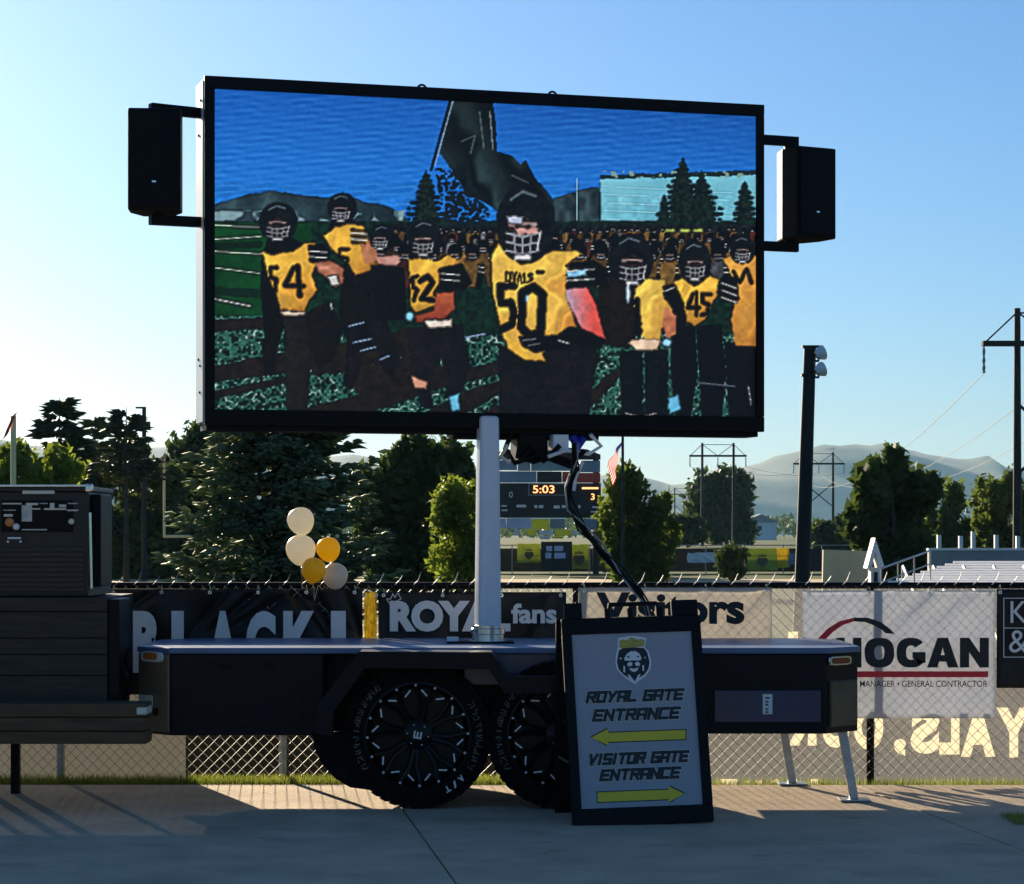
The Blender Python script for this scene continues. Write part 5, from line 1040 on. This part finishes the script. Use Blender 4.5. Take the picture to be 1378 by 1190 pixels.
# lion head with crown
Lx = lambda pts: [(x / 1190 * 120 + 800, y / 1190 * 120 + 840) for x, y in pts]
polyp('lion_outline', M['white'], [Lx([(318, 370), (330, 230), (360, 225), (510, 205), (670, 230), (710, 250), (690, 370), (745, 420), (780, 560), (765, 660), (700, 750), (610, 805), (555, 850), (480, 800), (380, 720), (310, 640), (290, 540), (305, 430)])])
polyp('lion_mane', M['ink'], [Lx([(335, 400), (390, 365), (540, 360), (680, 375), (720, 430), (755, 560), (740, 650), (690, 720), (610, 770), (635, 715), (600, 725), (555, 815), (490, 725), (455, 715), (480, 770), (400, 715), (335, 640), (312, 545), (330, 440)])], .001)
polyp('lion_crown', M['gold'], [Lx([(345, 360), (345, 265), (400, 250), (440, 265), (510, 222), (580, 260), (640, 250), (690, 270), (680, 350), (540, 362)])], .0015)
polyp('lion_face', M['white'], [Lx([(410, 500), (450, 440), (520, 405), (530, 430), (545, 405), (610, 440), (645, 500), (635, 535), (420, 535)]), Lx([(450, 575), (490, 548), (525, 570), (515, 605), (460, 612)]), Lx([(555, 570), (590, 548), (625, 575), (620, 612), (565, 605)]), Lx([(480, 630), (540, 645), (605, 630), (590, 670), (545, 690), (495, 668)]), Lx([(400, 600), (420, 605), (425, 690), (400, 685)]), Lx([(655, 605), (678, 600), (680, 675), (660, 680)]), Lx([(345, 495), (365, 490), (378, 510), (355, 515)]), Lx([(682, 498), (700, 490), (708, 508), (690, 515)])], .002)
polyp('lion_eyes', M['ink'], [Lx([(445, 480), (478, 475), (480, 497), (452, 497)]), Lx([(585, 475), (612, 480), (605, 497), (580, 495)])], .005)

# ------------------------------------------------------------------ dark cabinet on a plank base, low ledge
CD = 14.3; X0 = PX(-120, CD)
eq = root('equipment_cabinet', (PX(40, CD), CD + .4, 0), 'dark metal equipment cabinet with bright control panel, standing on the plank base', 'cabinet'); O2 = eq.location
eqz = PZ(803, CD)
def eb(name, x0, x1, y0, y1, m, d0=0, d1=.8, parent=None, bevel=.005):
    mb = MB(O2); mb.box(PX(x0, CD), PX(x1, CD), CD + d0, CD + d1, PZ(y1, CD), PZ(y0, CD)); return mb.build(name, M[m], parent or eq, bevel=bevel)
eb('body', -120, 119, 662, 803, 'cab'); eb('lid', -125, 122, 655, 661.5, 'cab', -.03, .83); eb('lid_trim', -125, 120, 652.5, 654.8, 'chrome', -.035, -.01, bevel=.002); eb('lid_corner', 116, 126, 652, 662, 'chrome', -.04, .0, bevel=.01)
eb('maker_plate', 32, 75, 660.5, 665, 'cream', -.042, -.031, bevel=.001); pnl = eb('control_panel', 2, 98, 674, 716, 'black', -.015, -.002)
for x0, x1, y0, y1, m in ((4, 30, 677, 679, 'cream'), (5, 22, 686, 687.5, 'steel'), (6, 18, 692, 695.5, 'cream'), (30, 44, 680, 702, 'steel'), (36, 52, 677, 680, 'cream'), (44, 55, 684, 686, 'cream'), (54, 65, 677, 678.5, 'steel'), (60, 90, 684, 686.5, 'cream'), (68, 74, 677, 684, 'cream'), (80, 90, 679, 683, 'steel'), (92, 106, 677, 678.5, 'steel'), (91, 106, 686, 688, 'cream'), (30, 64, 712, 714, 'steel'), (11, 29, 723, 725.5, 'whitep')): eb('panel_mark', x0, x1, y0, y1, m, -.02, -.0155, parent=pnl, bevel=.001)
for x, y, r_, m in ((23, 709, 4.5, 'whitep'), (14, 703, 6, 'amber'), (97, 702, 4, 'cream'), (12, 729, 1.8, 'whitep'), (29, 729, 1.8, 'whitep')):
    mb = MB(O2); mb.lathe([(r_ / F * CD, 0), (r_ / F * CD, .012), (r_ * .7 / F * CD, .018), (0, .018)], 14, Matrix.Translation(P(x, y, CD) + Vector((0, -.016, 0))) @ Matrix.Rotation(R(90), 4, 'X')); mb.build('knob', M[m], pnl, smooth=40)
for k in range(9): eb('louvre_slat', -118, 114, 737 + k * 6.8, 741.6 + k * 6.8, 'slat', -.012, -.002, bevel=.002)
mb = MB(O2); mb.tube([P(121, 690, CD - .03), P(122, 740, CD - .03), P(123, 792, CD - .03)], .008, 8); mb.build('door_handle', M['chrome'], eq)
eb('side_bracket', 119.5, 132, 665, 790, 'black', .1, .5)
mb = MB(O2); nt_ = 8
for i in range(nt_):
    for j in range(5):
        f = lambda u, v: P(126 + 12 * v + 3 * math.sin(u * 7 + v * 3), 695 + 75 * u + 8 * v, CD + .35 + .05 * math.sin(u * 9 + v * 5))
        mb.add([f(i / nt_, j / 5), f((i + 1) / nt_, j / 5), f((i + 1) / nt_, (j + 1) / 5), f(i / nt_, (j + 1) / 5)], [(0, 1, 2, 3)])
mb.build('blue_cloth', M['tarp'], eq, smooth=60)
pb_ = root('plank_base', (PX(40, CD), CD + .5, 0), 'weathered plank-sided wooden base under the dark cabinet', 'wooden base'); O2 = pb_.location
ys_ = [803.3, 823, 858, 880, 908, 944]
for a, b_ in zip(ys_, ys_[1:]):
    mb = MB(O2); mb.box(PX(-130, CD), PX(148, CD), CD - .1, CD - .07, PZ(b_ - .8, CD), PZ(a + .4, CD)); mb.build('plank', M['wood'], pb_, bevel=.004)
mb = MB(O2); mb.box(PX(-130, CD), PX(145, CD), CD - .069, CD + .95, PZ(944, CD), PZ(804, CD)); mb.build('core', M['black'], pb_)
mb = MB(O2); mb.box(PX(149, CD), PX(164, CD), CD - .09, CD + .3, PZ(945, CD), PZ(806, CD)); mb.build('corner_post', M['black'], pb_, bevel=.006)
for x, dd in ((-60, .0), (-60, .85), (-20, .85)):
    mb = MB(O2); mb.box(PX(x - 6, CD), PX(x + 6, CD), CD + dd, CD + dd + .06, 0, PZ(945.5, CD)); mb.build('leg', M['black'], pb_, bevel=.004)
for k in range(7): mb = MB(O2); mb.lathe([(.012, -.03), (.02, -.02), (.02, .02), (.012, .03)], 8, Matrix.Translation(P(171 + math.sin(k * 2) * 2, 885 + k * 11, CD)) @ Matrix.Rotation(k * 1.57, 4, 'Z') @ Matrix.Rotation(R(20), 4, 'Y')); mb.build('chain_link', M['black'], pb_)
ld = root('timber_ledge', (PX(60, 14), 14.1, 0), 'low brown timber ledge with a pale end in front of the plank base', 'timber ledge'); O2 = ld.location; LD = 13.95
for a, b_, dd in ((947, 965, 0), (966, 984, .01), (985, 1002, .02)):
    mb = MB(O2); mb.box(PX(-140, LD), PX(196, LD), LD + dd, LD + .25, PZ(b_, LD), PZ(a, LD)); mb.build('timber', M['ledge'], ld, bevel=.008)
mb = MB(O2); mb.box(PX(184, LD), PX(198, LD), LD - .015, LD + .2, PZ(962, LD), PZ(952, LD)); mb.build('end_cap', M['cream'], ld, bevel=.01)
for x in (-120, -30):
    mb = MB(O2); mb.box(PX(x - 5, LD), PX(x + 5, LD), LD + .19, LD + .24, 0, PZ(1002.5, LD)); mb.build('leg', M['ledge'], ld, bevel=.003)
